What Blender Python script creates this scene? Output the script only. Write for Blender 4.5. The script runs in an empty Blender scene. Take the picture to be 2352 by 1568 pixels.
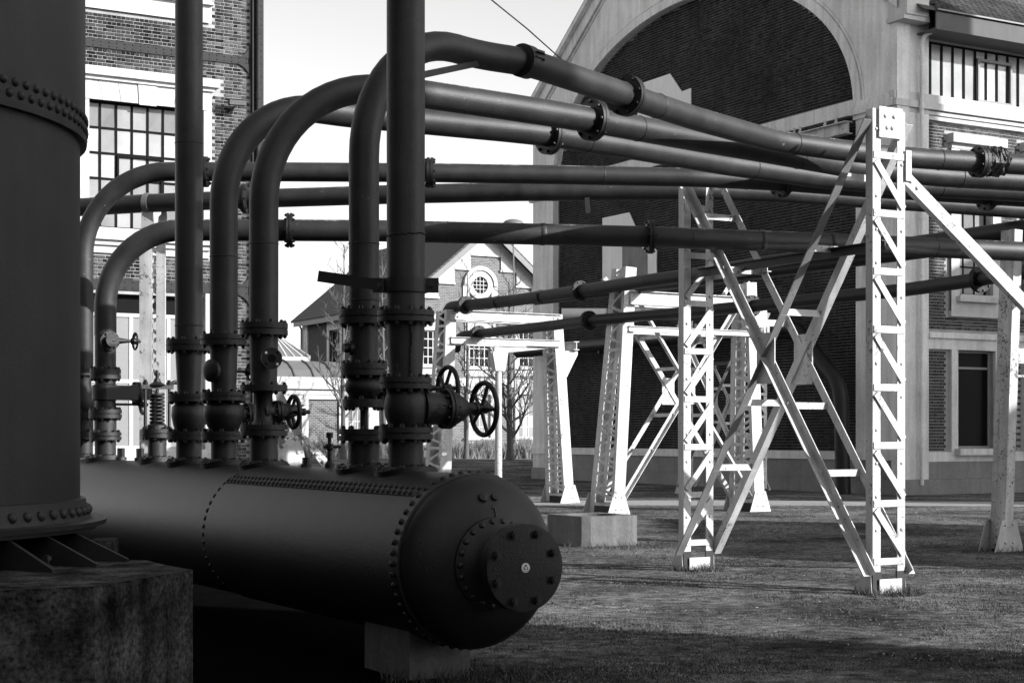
import bpy, math, random
import numpy as np
from mathutils import Vector as V, Matrix

random.seed(7)
sc = bpy.context.scene
col = sc.collection

# ---------------------------------------------------------------- camera, sky, sun, exposure
F, CX, YH, HC = 3634.0, 1176.0, 1000.0, 1.55        # focal length / principal column / horizon row (2352 px wide picture), eye height
cam_d = bpy.data.cameras.new('camera')
cam_d.sensor_width = 36.0
cam_d.lens = 36.0 * F / 2352.0
cam_d.shift_y = (YH - 784.0) / 2352.0
cam_d.clip_start = 0.1
cam_d.clip_end = 2000
cam = bpy.data.objects.new('camera', cam_d)
cam.location = (0, 0, HC)
cam.rotation_euler = (math.radians(90), 0, 0)
col.objects.link(cam)
sc.camera = cam

SUN_AZ = math.atan2(-0.47, 1.0)          # direction to the sun in plan: right and a little behind the camera
SUN_EL = math.radians(23)
world = bpy.data.worlds.new('World')
sc.world = world
world.use_nodes = True
wn, wl = world.node_tree.nodes, world.node_tree.links
wn.clear()
sky = wn.new('ShaderNodeTexSky')
sky.sky_type = 'NISHITA'
sky.sun_disc = False
sky.sun_elevation = SUN_EL
sky.sun_rotation = math.radians(90) - SUN_AZ
sky.air_density = 1.0
sky.dust_density = 1.0
sky.ozone_density = 1.0
bw = wn.new('ShaderNodeRGBToBW')
bg = wn.new('ShaderNodeBackground')
bg.inputs['Strength'].default_value = 0.15
wo = wn.new('ShaderNodeOutputWorld')
wl.new(sky.outputs[0], bw.inputs[0]); wl.new(bw.outputs[0], bg.inputs['Color']); wl.new(bg.outputs[0], wo.inputs[0])

sun_d = bpy.data.lights.new('sun', 'SUN')
sun_d.energy = 4.0
sun_d.angle = math.radians(0.5)
sun_d.color = (1.0, 1.0, 1.0)
sun = bpy.data.objects.new('sun', sun_d)
sd = V((math.cos(SUN_AZ) * math.cos(SUN_EL), math.sin(SUN_AZ) * math.cos(SUN_EL), math.sin(SUN_EL)))
sun.rotation_euler = sd.to_track_quat('Z', 'Y').to_euler()
sun.location = sd * 60
col.objects.link(sun)

sc.view_settings.view_transform = 'Standard'
sc.view_settings.look = 'None'
sc.view_settings.gamma = 1.0
sc.view_settings.use_curve_mapping = False
sc.view_settings.exposure = 1.05
sc.cycles.max_bounces = 5

# ---------------------------------------------------------------- measuring helpers
def at(x, y, Y): return V(((x - CX) / F * Y, Y, HC + (YH - y) / F * Y))
def lev(x, y, z):                                   # point of a level line at height z
    return at(x, y, (z - HC) * F / (YH - y))
def gy(y): return HC * F / (y - YH)                 # distance of a ground point
def gnd(x, y):
    Y = gy(y); return V(((x - CX) / F * Y, Y, 0))
UX = V((-0.492, 0.870, 0)).normalized()             # along the hall's gable, to the back left
VX = V((0.870, 0.492, 0)).normalized()              # along the hall's side, to the back right
NX = -UX                                            # faces the sun
Z = V((0, 0, 1))
def on_plane(O, d, x, y):                           # (s, z) of a picture point on the upright plane through O along d
    k = (x - CX) / F
    s = (k * O.y - O.x) / (d.x - k * d.y)
    return s, HC + (YH - y) / F * (O.y + d.y * s)

# ---------------------------------------------------------------- mesh builder
class MB:
    def __init__(s): s.v = []; s.f = []; s.tone = []
    def add(s, vs, fs, tone=None):
        o = len(s.v); s.v += [tuple(p) for p in vs]
        for f in fs:
            s.f.append(tuple(i + o for i in f))
            if tone is not None: s.tone.append(tone)
        return s
    def box(s, c, ex, ey, ez):                      # centre, half vectors
        c = V(c); ex = V(ex); ey = V(ey); ez = V(ez)
        vs = [c + a * ex + b * ey + d * ez for d in (-1, 1) for b in (-1, 1) for a in (-1, 1)]
        return s.add(vs, [(0, 2, 3, 1), (4, 5, 7, 6), (0, 1, 5, 4), (2, 6, 7, 3), (0, 4, 6, 2), (1, 3, 7, 5)])
    def bar(s, p0, p1, w, t, side):                 # rectangular bar, width w along 'side', thickness t
        p0 = V(p0); p1 = V(p1); d = (p1 - p0); L = d.length; d.normalize()
        sv = V(side) - d * d.dot(V(side)); sv.normalize()
        n = d.cross(sv)
        return s.box((p0 + p1) / 2, d * L / 2, sv * w / 2, n * t / 2)
    def angle(s, p0, p1, a, t, s1, s2):             # L section, corner on the line p0-p1
        p0 = V(p0); p1 = V(p1); d = (p1 - p0).normalized()
        s1 = (V(s1) - d * d.dot(V(s1))).normalized()
        s2 = V(s2) - d * d.dot(V(s2)); s2 = (s2 - s1 * s1.dot(s2)).normalized()
        h = (p1 - p0) / 2; c = (p0 + p1) / 2
        s.box(c + s1 * a / 2 + s2 * t / 2, h, s1 * a / 2, s2 * t / 2)
        s.box(c + s2 * (a / 2 + t / 2) + s1 * t / 2, h, s1 * t / 2, s2 * (a / 2 - t / 2))
        return s
    def chan(s, p0, p1, w, fl, t, side, back):      # channel: web of width w along side, flanges towards back
        p0 = V(p0); p1 = V(p1); d = (p1 - p0).normalized()
        sv = (V(side) - d * d.dot(V(side))).normalized()
        b = V(back) - d * d.dot(V(back)); b = (b - sv * sv.dot(b)).normalized()
        h = (p1 - p0) / 2; c = (p0 + p1) / 2
        s.box(c + b * t / 2, h, sv * w / 2, b * t / 2)
        for q in (-1, 1):
            s.box(c + sv * q * (w / 2 - t / 2) + b * (fl / 2 + t / 2), h, sv * t / 2, b * (fl / 2 - t / 2))
        return s
    def ibeam(s, p0, p1, hgt, w, t, side):
        p0 = V(p0); p1 = V(p1)
        h = (p1 - p0) / 2; c = (p0 + p1) / 2
        sv = V(side).normalized()
        s.box(c, h, sv * t / 2, Z * (hgt / 2 - t))
        for q in (-1, 1): s.box(c + Z * q * (hgt / 2 - t / 2), h, sv * w / 2, Z * t / 2)
        return s
    def tube(s, pts, r, seg=20, cap=True):
        pts = [V(p) for p in pts]; n = len(pts)
        rs = r if isinstance(r, (list, tuple)) else [r] * n
        d0 = (pts[1] - pts[0]).normalized()
        a = d0.orthogonal().normalized()
        rings = []
        o = len(s.v)
        for i in range(n):
            if i == 0: d = pts[1] - pts[0]
            elif i == n - 1: d = pts[-1] - pts[-2]
            else: d = (pts[i + 1] - pts[i]).normalized() + (pts[i] - pts[i - 1]).normalized()
            d.normalize()
            a = a - d * d.dot(a); a.normalize()
            b = d.cross(a)
            for k in range(seg):
                q = 2 * math.pi * k / seg
                s.v.append(tuple(pts[i] + (a * math.cos(q) + b * math.sin(q)) * rs[i]))
        for i in range(n - 1):
            for k in range(seg):
                k2 = (k + 1) % seg
                s.f.append((o + i * seg + k, o + i * seg + k2, o + (i + 1) * seg + k2, o + (i + 1) * seg + k))
        if cap:
            s.f.append(tuple(o + k for k in range(seg))[::-1])
            s.f.append(tuple(o + (n - 1) * seg + k for k in range(seg)))
        return s
    def lathe(s, prof, org, ax, seg=32):            # prof: (distance along ax, radius)
        org = V(org); ax = V(ax).normalized()
        a = ax.orthogonal().normalized() if abs(ax.z) < .9 else V((1, 0, 0))
        a = (a - ax * ax.dot(a)).normalized(); b = ax.cross(a)
        o = len(s.v); n = len(prof)
        for (x, r) in prof:
            for k in range(seg):
                q = 2 * math.pi * k / seg
                s.v.append(tuple(org + ax * x + (a * math.cos(q) + b * math.sin(q)) * max(r, 1e-4)))
        for i in range(n - 1):
            for k in range(seg):
                k2 = (k + 1) % seg
                s.f.append((o + i * seg + k, o + i * seg + k2, o + (i + 1) * seg + k2, o + (i + 1) * seg + k))
        s.f.append(tuple(o + k for k in range(seg))[::-1])
        s.f.append(tuple(o + (n - 1) * seg + k for k in range(seg)))
        return s
    def disc(s, org, ax, r, t, seg=32): return s.lathe([(0, r), (t, r)], org, ax, seg)
    def prism(s, poly, ext):                        # polygon (3D points) extruded by a vector
        n = len(poly); ext = V(ext); poly = [V(p) for p in poly]
        vs = poly + [p + ext for p in poly]
        fs = [tuple(range(n))[::-1], tuple(range(n, 2 * n))]
        fs += [(i, (i + 1) % n, n + (i + 1) % n, n + i) for i in range(n)]
        return s.add(vs, fs)
    def torus(s, org, ax, R, r, seg=36, s2=10):
        org = V(org); ax = V(ax).normalized()
        a = (Z - ax * ax.dot(Z)).normalized() if abs(ax.z) < .9 else V((1, 0, 0)); b = ax.cross(a)
        o = len(s.v)
        for i in range(seg):
            q = 2 * math.pi * i / seg; d = a * math.cos(q) + b * math.sin(q)
            for k in range(s2):
                w = 2 * math.pi * k / s2
                s.v.append(tuple(org + d * (R + r * math.cos(w)) + ax * r * math.sin(w)))
        for i in range(seg):
            i2 = (i + 1) % seg
            for k in range(s2):
                k2 = (k + 1) % s2
                s.f.append((o + i * s2 + k, o + i2 * s2 + k, o + i2 * s2 + k2, o + i * s2 + k2))
        return s

WL = {}                                             # world position of every object's origin
def mesh_of(mb, mat, off=V((0, 0, 0)), smooth=35, name='mesh'):
    me = bpy.data.meshes.new(name)
    vs = mb.v if off.length == 0 else [(a - off.x, b - off.y, c - off.z) for a, b, c in mb.v]
    me.from_pydata(vs, [], mb.f)
    if mb.tone and len(mb.tone) == len(mb.f):
        at_ = me.attributes.new('tone', 'FLOAT', 'FACE')
        at_.data.foreach_set('value', mb.tone)
    if smooth:
        me.polygons.foreach_set('use_smooth', [True] * len(me.polygons))
        me.update()
        me.set_sharp_from_angle(angle=math.radians(smooth))
    me.materials.append(mat)
    return me
def link(o, parent, w):
    col.objects.link(o)
    if parent is not None:
        o.parent = parent; o.location = w - WL[parent]
    else: o.location = w
    WL[o] = w
    return o
def part(name, mb, mat, parent=None, smooth=35, at_w=None, kind=None):
    w = WL[parent] if parent is not None else (at_w or V((0, 0, 0)))
    o = bpy.data.objects.new(name, mesh_of(mb, mat, w, smooth, name))
    link(o, parent, w)
    if kind: o['kind'] = kind
    return o
def piece(name, me, parent, pos, X=None, Y=None, ZZ=None, scale=None):   # object sharing mesh data
    o = bpy.data.objects.new(name, me)
    link(o, parent, V(pos))
    if ZZ is not None:
        if X is None:
            o.rotation_euler = V(ZZ).to_track_quat('Z', 'Y').to_euler()
        else:
            X = V(X).normalized(); ZZ = V(ZZ).normalized(); Y = ZZ.cross(X)
            o.rotation_euler = Matrix((X, Y, ZZ)).transposed().to_euler()
    if scale is not None: o.scale = scale if hasattr(scale, '__len__') else (scale,) * 3
    return o
def tag(o, label, cat, group=None):
    o['label'] = label; o['category'] = cat
    if group: o['group'] = group
    return o
def thing(name, label, cat, loc, group=None):
    o = bpy.data.objects.new(name, None)
    o.empty_display_size = 0.2
    link(o, None, V(loc))
    return tag(o, label, cat, group)
def struct(o): o['kind'] = 'structure'; return o
def copy_tree(o, delta, parent=None):
    c = o.copy(); col.objects.link(c)
    if parent is not None: c.parent = parent
    else: c.location = o.location + delta
    WL[c] = WL[o] + delta
    for ch in o.children: copy_tree(ch, delta, c)
    return c

# ---------------------------------------------------------------- materials (a black-and-white world)
def mat(name, c, rough=.6, spec=.5, metal=0.0, var=.25, vscale=3.0, grain=.15, gscale=60.0, bump=.0, bscale=40.0,
        streak=0.0, rnd=0.0, tone=0.0, wear=0.0, wearc=.3, stretch=(1, 1, 1), flake=0.0):
    m = bpy.data.materials.new(name); m.use_nodes = True
    n, l = m.node_tree.nodes, m.node_tree.links
    p = n['Principled BSDF']
    p.inputs['Roughness'].default_value = rough
    p.inputs['Specular IOR Level'].default_value = spec
    p.inputs['Metallic'].default_value = metal
    geo = n.new('ShaderNodeNewGeometry')
    def mathn(op, a, b):
        q = n.new('ShaderNodeMath'); q.operation = op
        for i, x in enumerate((a, b)):
            if isinstance(x, (int, float)): q.inputs[i].default_value = x
            else: l.new(x, q.inputs[i])
        return q.outputs[0]
    def noise(scale, det=4, st=None, rgh=.55):
        t = n.new('ShaderNodeTexNoise'); t.inputs['Scale'].default_value = scale; t.inputs['Detail'].default_value = det
        t.inputs['Roughness'].default_value = rgh
        if st:
            mp = n.new('ShaderNodeMapping'); mp.inputs['Scale'].default_value = st
            l.new(geo.outputs['Position'], mp.inputs['Vector']); l.new(mp.outputs[0], t.inputs['Vector'])
        else: l.new(geo.outputs['Position'], t.inputs['Vector'])
        return t.outputs[0]
    v = c
    def mod(v, nz, amt):                            # v * (1 + amt*(2*nz-1)*1.6)
        k = mathn('MULTIPLY', mathn('SUBTRACT', nz, .5), 3.2 * amt)
        return mathn('MULTIPLY', v, mathn('MAXIMUM', mathn('ADD', k, 1.0), .08))
    if var: v = mod(v, noise(vscale, 5, stretch if stretch != (1, 1, 1) else None), var)
    if grain: v = mod(v, noise(gscale, 3), grain)
    if streak: v = mod(v, noise(6.0, 5, (1, 1, .09)), streak)
    if rnd:
        oi = n.new('ShaderNodeObjectInfo'); v = mod(v, oi.outputs['Random'], rnd)
    if tone:
        an = n.new('ShaderNodeAttribute'); an.attribute_name = 'tone'
        v = mod(v, an.outputs['Fac'], tone)
    if wear:
        w = noise(22.0, 8, None, .7); w2 = noise(2.2, 3)
        k = mathn('MULTIPLY', mathn('GREATER_THAN', mathn('ADD', w, mathn('MULTIPLY', w2, .55)), 1.0 - wear), .85)
        v = mathn('ADD', mathn('MULTIPLY', v, mathn('SUBTRACT', 1.0, k)), mathn('MULTIPLY', k, wearc))
    if flake:                                       # paint flaking along the crown of a pipe
        sx = n.new('ShaderNodeSeparateXYZ'); l.new(geo.outputs['Normal'], sx.inputs[0])
        up = mathn('GREATER_THAN', mathn('ADD', sx.outputs[2], mathn('MULTIPLY', noise(9.0, 4), .35)), 1.02)
        fk = mathn('GREATER_THAN', mathn('ADD', noise(30.0, 8, None, .75), mathn('MULTIPLY', noise(1.3, 3), .9)), 1.03)
        k = mathn('MULTIPLY', mathn('MULTIPLY', up, fk), flake)
        v = mathn('ADD', mathn('MULTIPLY', v, mathn('SUBTRACT', 1.0, k)), mathn('MULTIPLY', k, .22))
    if isinstance(v, (int, float)): p.inputs['Base Color'].default_value = (v, v, v, 1)
    else:
        cb = n.new('ShaderNodeCombineColor')
        for i in range(3): l.new(v, cb.inputs[i])
        l.new(cb.outputs[0], p.inputs['Base Color'])
    if bump:
        b = n.new('ShaderNodeBump'); b.inputs['Strength'].default_value = bump; b.inputs['Distance'].default_value = .02
        l.new(noise(bscale, 6, None, .65), b.inputs['Height']); l.new(b.outputs[0], p.inputs['Normal'])
    return m
M = {}
M['pipe'] = mat('pipe_paint', .022, .5, .42, flake=.9, var=.55, vscale=4.5, grain=.25, bump=.2, bscale=70, wear=.012, wearc=.14, streak=.2)
M['pipe_dark'] = mat('tarred_pipe', .007, .5, .3, var=.25, vscale=3, grain=.15, bump=.12, bscale=80)
M['drum'] = mat('drum_paint', .0105, .46, .38, var=.6, vscale=3.0, grain=.3, bump=.18, bscale=70, streak=.4, wear=.006, wearc=.04)
M['tank'] = mat('tank_paint', .019, .55, .4, var=.4, vscale=2.6, grain=.3, bump=.12, bscale=90, streak=.35)
M['iron'] = mat('cast_iron', .006, .48, .5, var=.4, vscale=8, grain=.3, bump=.3, bscale=110)
M['bolt'] = mat('bolt_iron', .006, .45, .55, var=.2, grain=.1, rnd=.3)
M['white'] = mat('white_steel_paint', .44, .5, .35, var=.2, vscale=3.5, grain=.16, streak=.34, wear=.085, wearc=.08, bump=.08, bscale=60)
M['white_old'] = mat('weathered_white_paint', .40, .6, .3, var=.25, vscale=4, grain=.15, streak=.5, wear=.09, wearc=.06, bump=.12)
M['drum_shade'] = mat('drum_shade_black', .004, 1.0, .0, var=.3, grain=.3, bump=.3)  # near-black tone standing in for the shade under the drum
M['grey'] = mat('shaded_steel_paint', .17, .5, .4, var=.2, vscale=3, grain=.15, streak=.25, wear=.03, wearc=.05)  # darkened paint: shade on the brace that faces away from the sun
M['patch'] = mat('pale_patch_render', .72, .85, .15, var=.08, vscale=2, grain=.06, streak=.08)
M['foot'] = mat('tarred_foot', .03, .7, .3, var=.3, grain=.3, bump=.3)
M['plaster'] = mat('plaster', .58, .85, .2, var=.2, vscale=1.0, grain=.14, gscale=18, streak=.24, bump=.1, bscale=20)
M['stone'] = mat('white_stone', .46, .9, .1, var=.14, vscale=1.6, grain=.1, gscale=20, streak=.14, bump=.08, bscale=20)
M['plinth'] = mat('plinth_render', .19, .85, .2, var=.25, vscale=1.2, grain=.15, gscale=14, streak=.15, bump=.15, bscale=15)
M['conc'] = mat('stained_concrete', .055, .95, .05, var=1.3, vscale=4.5, grain=1.1, gscale=45, streak=.9, bump=.8, bscale=40)
M['conc_l'] = mat('grey_concrete', .125, .85, .2, var=.25, vscale=4, grain=.2, gscale=30, streak=.3, bump=.2, bscale=30)
M['brickL'] = mat('weathered_brick', .15, .9, .1, var=.25, vscale=5, grain=.25, gscale=40, rnd=.5, tone=.5, bump=.4, bscale=60)
M['mortL'] = mat('pale_mortar', .30, .95, .1, var=.3, vscale=2.2, grain=.2, bump=.3, bscale=50)
M['brickG'] = mat('gable_brick', .028, .85, .25, var=.75, vscale=.55, grain=.4, gscale=40, rnd=.6, tone=.6, streak=.4, bump=.3, bscale=60)  # darker, blotchier brick for the gable face
M['mortG'] = mat('gable_mortar', .11, .9, .2, var=.8, vscale=.7, grain=.3, streak=.4, bump=.2, bscale=50)  # darker mortar to go with the gable brick
M['brickS'] = mat('dark_brick', .085, .85, .2, var=.2, vscale=3, grain=.25, gscale=40, rnd=.3, tone=.3, bump=.4, bscale=60)
M['mortS'] = mat('grey_mortar', .3, .9, .2, var=.25, vscale=3, grain=.15, bump=.2, bscale=50)
M['iron_band'] = mat('iron_band_paint', .030, .6, .12, var=.2, vscale=5, grain=.1, bump=.1)
M['tile'] = mat('roof_tile', .075, .8, .25, var=.25, vscale=3, grain=.25, rnd=.3, tone=.3, bump=.3)
M['zinc'] = mat('zinc_sheet', .13, .45, .4, var=.12, vscale=1.5, grain=.05)
M['fascia'] = mat('fascia_sheet', .085, .6, .15, var=.15, vscale=2, grain=.08, streak=.12)
M['glass_d'] = mat('dusty_sky_glass', .27, .2, .3, rnd=.3, var=.3, vscale=1.4, grain=.06)  # pale base holds both dust and the sky reflected in the panes
M['glass_k'] = mat('dark_glass', .006, .35, .04, var=.2, grain=0)
M['frame_k'] = mat('dark_window_bar', .008, .7, .05, var=.1, grain=.1)
M['frame_g'] = mat('grey_window_frame', .22, .6, .3, var=.1, grain=.1)
M['bark'] = mat('bark', .10, .9, .2, var=.3, vscale=12, grain=.3, bump=.4)
M['twig'] = mat('twig_bark', .13, .9, .2, var=.3, vscale=6, grain=.1)
M['reed'] = mat('dry_ornamental_grass', .24, .9, .2, var=.4, vscale=1.2, grain=.2, tone=.35)
M['leafbit'] = mat('leaf_litter', .17, .85, .2, var=.3, tone=.45)
M['turf_blade'] = mat('turf_blade', .085, .9, .05, var=.35, vscale=.9, grain=.2, tone=.4)
M['badge_w'] = mat('badge_white', .75, .4, .4, var=.05, grain=0)
M['badge_k'] = mat('badge_ink', .03, .4, .4, var=.05, grain=0)
M['tar'] = mat('tar_wrapping', .02, .35, .6, var=.4, vscale=12, grain=.3, bump=.9, bscale=24)
M['yard_strip'] = mat('pale_yard_strip', .26, .9, .2, var=.2, vscale=1.1, grain=.3, gscale=24, bump=.3, bscale=50)
M['rust'] = mat('cable_steel', .03, .5, .5, var=.1, grain=0)

def ground_mat():
    m = bpy.data.materials.new('trampled_grass'); m.use_nodes = True
    n, l = m.node_tree.nodes, m.node_tree.links
    p = n['Principled BSDF']; p.inputs['Roughness'].default_value = .95; p.inputs['Specular IOR Level'].default_value = .0
    geo = n.new('ShaderNodeNewGeometry')
    def nz(s, d, r=.6, st=None):
        t = n.new('ShaderNodeTexNoise'); t.inputs['Scale'].default_value = s; t.inputs['Detail'].default_value = d; t.inputs['Roughness'].default_value = r
        l.new(geo.outputs['Position'], t.inputs['Vector']); return t.outputs[0]
    def rmp(x, a, b, lo, hi):
        q = n.new('ShaderNodeMapRange'); q.inputs[1].default_value = a; q.inputs[2].default_value = b; q.inputs[3].default_value = lo; q.inputs[4].default_value = hi
        l.new(x, q.inputs[0]); return q.outputs[0]
    def mul(a, b):
        q = n.new('ShaderNodeMath'); q.operation = 'MULTIPLY'
        l.new(a, q.inputs[0]); l.new(b, q.inputs[1]); return q.outputs[0]
    v = mul(mul(rmp(nz(.55, 5), .34, .66, .035, .16), rmp(nz(7, 5), .32, .68, .35, 1.7)), rmp(nz(60, 6, .7), .34, .68, .15, 2.4))
    cb = n.new('ShaderNodeCombineColor')
    for i in range(3): l.new(v, cb.inputs[i])
    l.new(cb.outputs[0], p.inputs['Base Color'])
    b = n.new('ShaderNodeBump'); b.inputs['Strength'].default_value = .8; b.inputs['Distance'].default_value = .05
    ad = n.new('ShaderNodeMath'); ad.operation = 'ADD'
    l.new(nz(35, 6, .7), ad.inputs[0]); l.new(nz(5, 4), ad.inputs[1])
    l.new(ad.outputs[0], b.inputs['Height']); l.new(b.outputs[0], p.inputs['Normal'])
    return m
M['ground'] = ground_mat()
def screen_mat():
    m = mat('expanded_metal_screen', .45, .6, .3, var=.05, grain=0)
    n, l = m.node_tree.nodes, m.node_tree.links
    p = n['Principled BSDF']
    geo = n.new('ShaderNodeNewGeometry')
    ck = n.new('ShaderNodeTexWave'); ck.inputs['Scale'].default_value = 30.0; ck.bands_direction = 'DIAGONAL'; ck.inputs['Distortion'].default_value = .6
    l.new(geo.outputs['Position'], ck.inputs['Vector'])
    mr = n.new('ShaderNodeMapRange'); mr.inputs[3].default_value = .08; mr.inputs[4].default_value = .34
    l.new(ck.outputs['Fac'], mr.inputs[0])
    cb = n.new('ShaderNodeCombineColor')
    for i in range(3): l.new(mr.outputs[0], cb.inputs[i])
    l.new(cb.outputs[0], p.inputs['Base Color'])
    return m
M['screen'] = screen_mat()

# shared little pieces
def hexmesh(name, r, h0, h1, m, nut=True):
    b = MB(); b.lathe([(h0, r), (h0 + .018, r)], (0, 0, 0), Z, 6)
    b.lathe([(h1 - .018, r), (h1, r)], (0, 0, 0), Z, 6)
    b.lathe([(h0 - .006, r * .58), (h1 + .007, r * .58)], (0, 0, 0), Z, 8)
    return mesh_of(b, m, smooth=30, name=name)
def rivmesh(name, r, m):
    b = MB(); b.lathe([(-.004, r)] + [(r * .75 * math.sin(q), r * math.cos(q)) for q in (0, .35, .75, 1.15)] + [(r * .76, .002)], (0, 0, 0), Z, 12)
    return mesh_of(b, m, smooth=60, name=name)
ME = {}
ME['rivet'] = rivmesh('rivet', .020, M['drum'])
ME['rivet_t'] = rivmesh('rivet', .022, M['tank'])
ME['rivet_w'] = rivmesh('rivet', .022, M['white'])
ME['rivet_b'] = rivmesh('rivet', .022, M['iron_band'])

# ================================================================ SETTING: ground
def gz(Y):
    q = min(max((Y - 58) / 24.0, 0), 1); return .32 * q * q * (3 - 2 * q)
g = MB()
ys = [-120, -40, -10, 0, 6, 9, 12, 16, 20, 26, 34, 44, 52] + [58 + 2 * i for i in range(13)] + [100, 160, 400, 900]
xs = [-700, -200, -60, -25, -10, -5, 0, 5, 10, 25, 60, 200, 700]
for y in ys:
    for x in xs: g.v.append((x, y, gz(y)))
for j in range(len(ys) - 1):
    for i in range(len(xs) - 1):
        o = j * len(xs) + i; g.f.append((o, o + 1, o + 1 + len(xs), o + len(xs)))
struct(part('ground', g, M['ground']))
strip_mb = MB()
for (a, b) in (((-40, 34.2), (-1, 35.3)), ((-1, 35.3), (7.5, 35.0)), ((7.5, 35.0), (40, 31.0))):
    strip_mb.add([(a[0], a[1], .004), (b[0], b[1], .004), (b[0], b[1] + 2.6, .004), (a[0], a[1] + 2.6, .004)], [(0, 1, 2, 3)])
struct(part('yard_strip', strip_mb, M['yard_strip']))  # paler strip of ground across the yard
far_path = MB().add([(-60, 76, gz(76) + .006), (60, 79, gz(79) + .006), (60, 84, gz(84) + .008), (-60, 82, gz(82) + .008)], [(0, 1, 2, 3)])
struct(part('paved_court', far_path, M['conc_l']))

# ================================================================ masonry tools
BL, BHD, CO = .225, .112, .083
def brick_mesh(L, h, d, m, name):
    b = MB()
    b.add([(-L/2, 0, -h/2), (L/2, 0, -h/2), (L/2, 0, h/2), (-L/2, 0, h/2), (-L/2+.004, -d, -h/2+.004), (L/2-.004, -d, -h/2+.004), (L/2-.004, -d, h/2-.004), (-L/2+.004, -d, h/2-.004)],
          [(4, 5, 6, 7), (0, 1, 5, 4), (1, 2, 6, 5), (2, 3, 7, 6), (3, 0, 4, 7)])
    return mesh_of(b, m, smooth=0, name=name)
def masonry(root, P, sv, nv, s0, s1, z0, z1, inside, m, nsingle, see, d=.012, co=CO):
    """real bricks proud of the mortar; the ones that show largest are objects, the rest one joined part"""
    L, H, J = BL, BHD, .013
    hgt = co - J
    rows = int((z1 - z0) / co); bricks = []
    for i in range(rows):
        z = z0 + (i + .5) * co
        header = i % 2 == 1
        pitch = (H if header else L)
        s = s0 + (0 if not header else .056)
        while s + pitch < s1:
            a, b = s + J / 2, s + pitch - J / 2
            if all(inside(q, w) for q in (a, b) for w in (z - hgt / 2, z + hgt / 2)):
                bricks.append(((a + b) / 2, z, header))
            s += pitch
    scored = []
    for k, (s, z, hd) in enumerate(bricks):
        w = P(s, z, 0)
        x = CX + F * w.x / w.y; y = YH - F * (w.z - HC) / w.y
        if see(x, y): scored.append((w.y + .3 * hd + random.random() * .2, k))
    scored.sort(); single = set(k for _, k in scored[:nsingle])
    ms = brick_mesh(L - J, hgt, d, m, 'brick'); mh = brick_mesh(H - J, hgt, d, m, 'brick')
    rest = MB()
    for k, (s, z, hd) in enumerate(bricks):
        if k in single:
            piece('brick', mh if hd else ms, root, P(s, z, random.uniform(-.004, .003)), X=sv, ZZ=Z)
        else:
            hl = ((H if hd else L) - J) / 2; hh = hgt / 2; dd = d + random.uniform(-.004, .003); e = .004
            vs = [P(s - hl, z - hh, 0), P(s + hl, z - hh, 0), P(s + hl, z + hh, 0), P(s - hl, z + hh, 0),
                  P(s - hl + e, z - hh + e, dd), P(s + hl - e, z - hh + e, dd), P(s + hl - e, z + hh - e, dd), P(s - hl + e, z + hh - e, dd)]
            rest.add(vs, [(4, 5, 6, 7), (0, 1, 5, 4), (1, 2, 6, 5), (2, 3, 7, 6), (3, 0, 4, 7)], random.random())
    if rest.v: part('brickwork', rest, m, root, smooth=0, kind='stuff')
def wall_holes(P, s0, s1, z0, z1, holes, depth, off=0.0):
    b = MB()
    S = sorted(set([s0, s1] + [h[0] for h in holes] + [h[1] for h in holes]))
    Q = sorted(set([z0, z1] + [h[2] for h in holes] + [h[3] for h in holes]))
    S = [s for s in S if s0 <= s <= s1]; Q = [q for q in Q if z0 <= q <= z1]
    for i in range(len(S) - 1):
        for j in range(len(Q) - 1):
            cs, cz = (S[i] + S[i + 1]) / 2, (Q[j] + Q[j + 1]) / 2
            if any(h[0] < cs < h[1] and h[2] < cz < h[3] for h in holes): continue
            b.add([P(S[i], Q[j], off), P(S[i + 1], Q[j], off), P(S[i + 1], Q[j + 1], off), P(S[i], Q[j + 1], off)], [(0, 1, 2, 3)])
    for (a, c, e, f_) in holes:
        for (p, q) in (((a, e), (c, e)), ((c, e), (c, f_)), ((c, f_), (a, f_)), ((a, f_), (a, e))):
            b.add([P(p[0], p[1], off), P(q[0], q[1], off), P(q[0], q[1], off - depth), P(p[0], p[1], off - depth)], [(0, 1, 2, 3)])
    return b
def pbox(b, P, s0, s1, z0, z1, o0, o1):
    vs = [P(s, z, o) for o in (o0, o1) for z in (z0, z1) for s in (s0, s1)]
    return b.add(vs, [(0, 2, 3, 1), (4, 5, 7, 6), (0, 1, 5, 4), (2, 6, 7, 3), (0, 4, 6, 2), (1, 3, 7, 5)])
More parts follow.
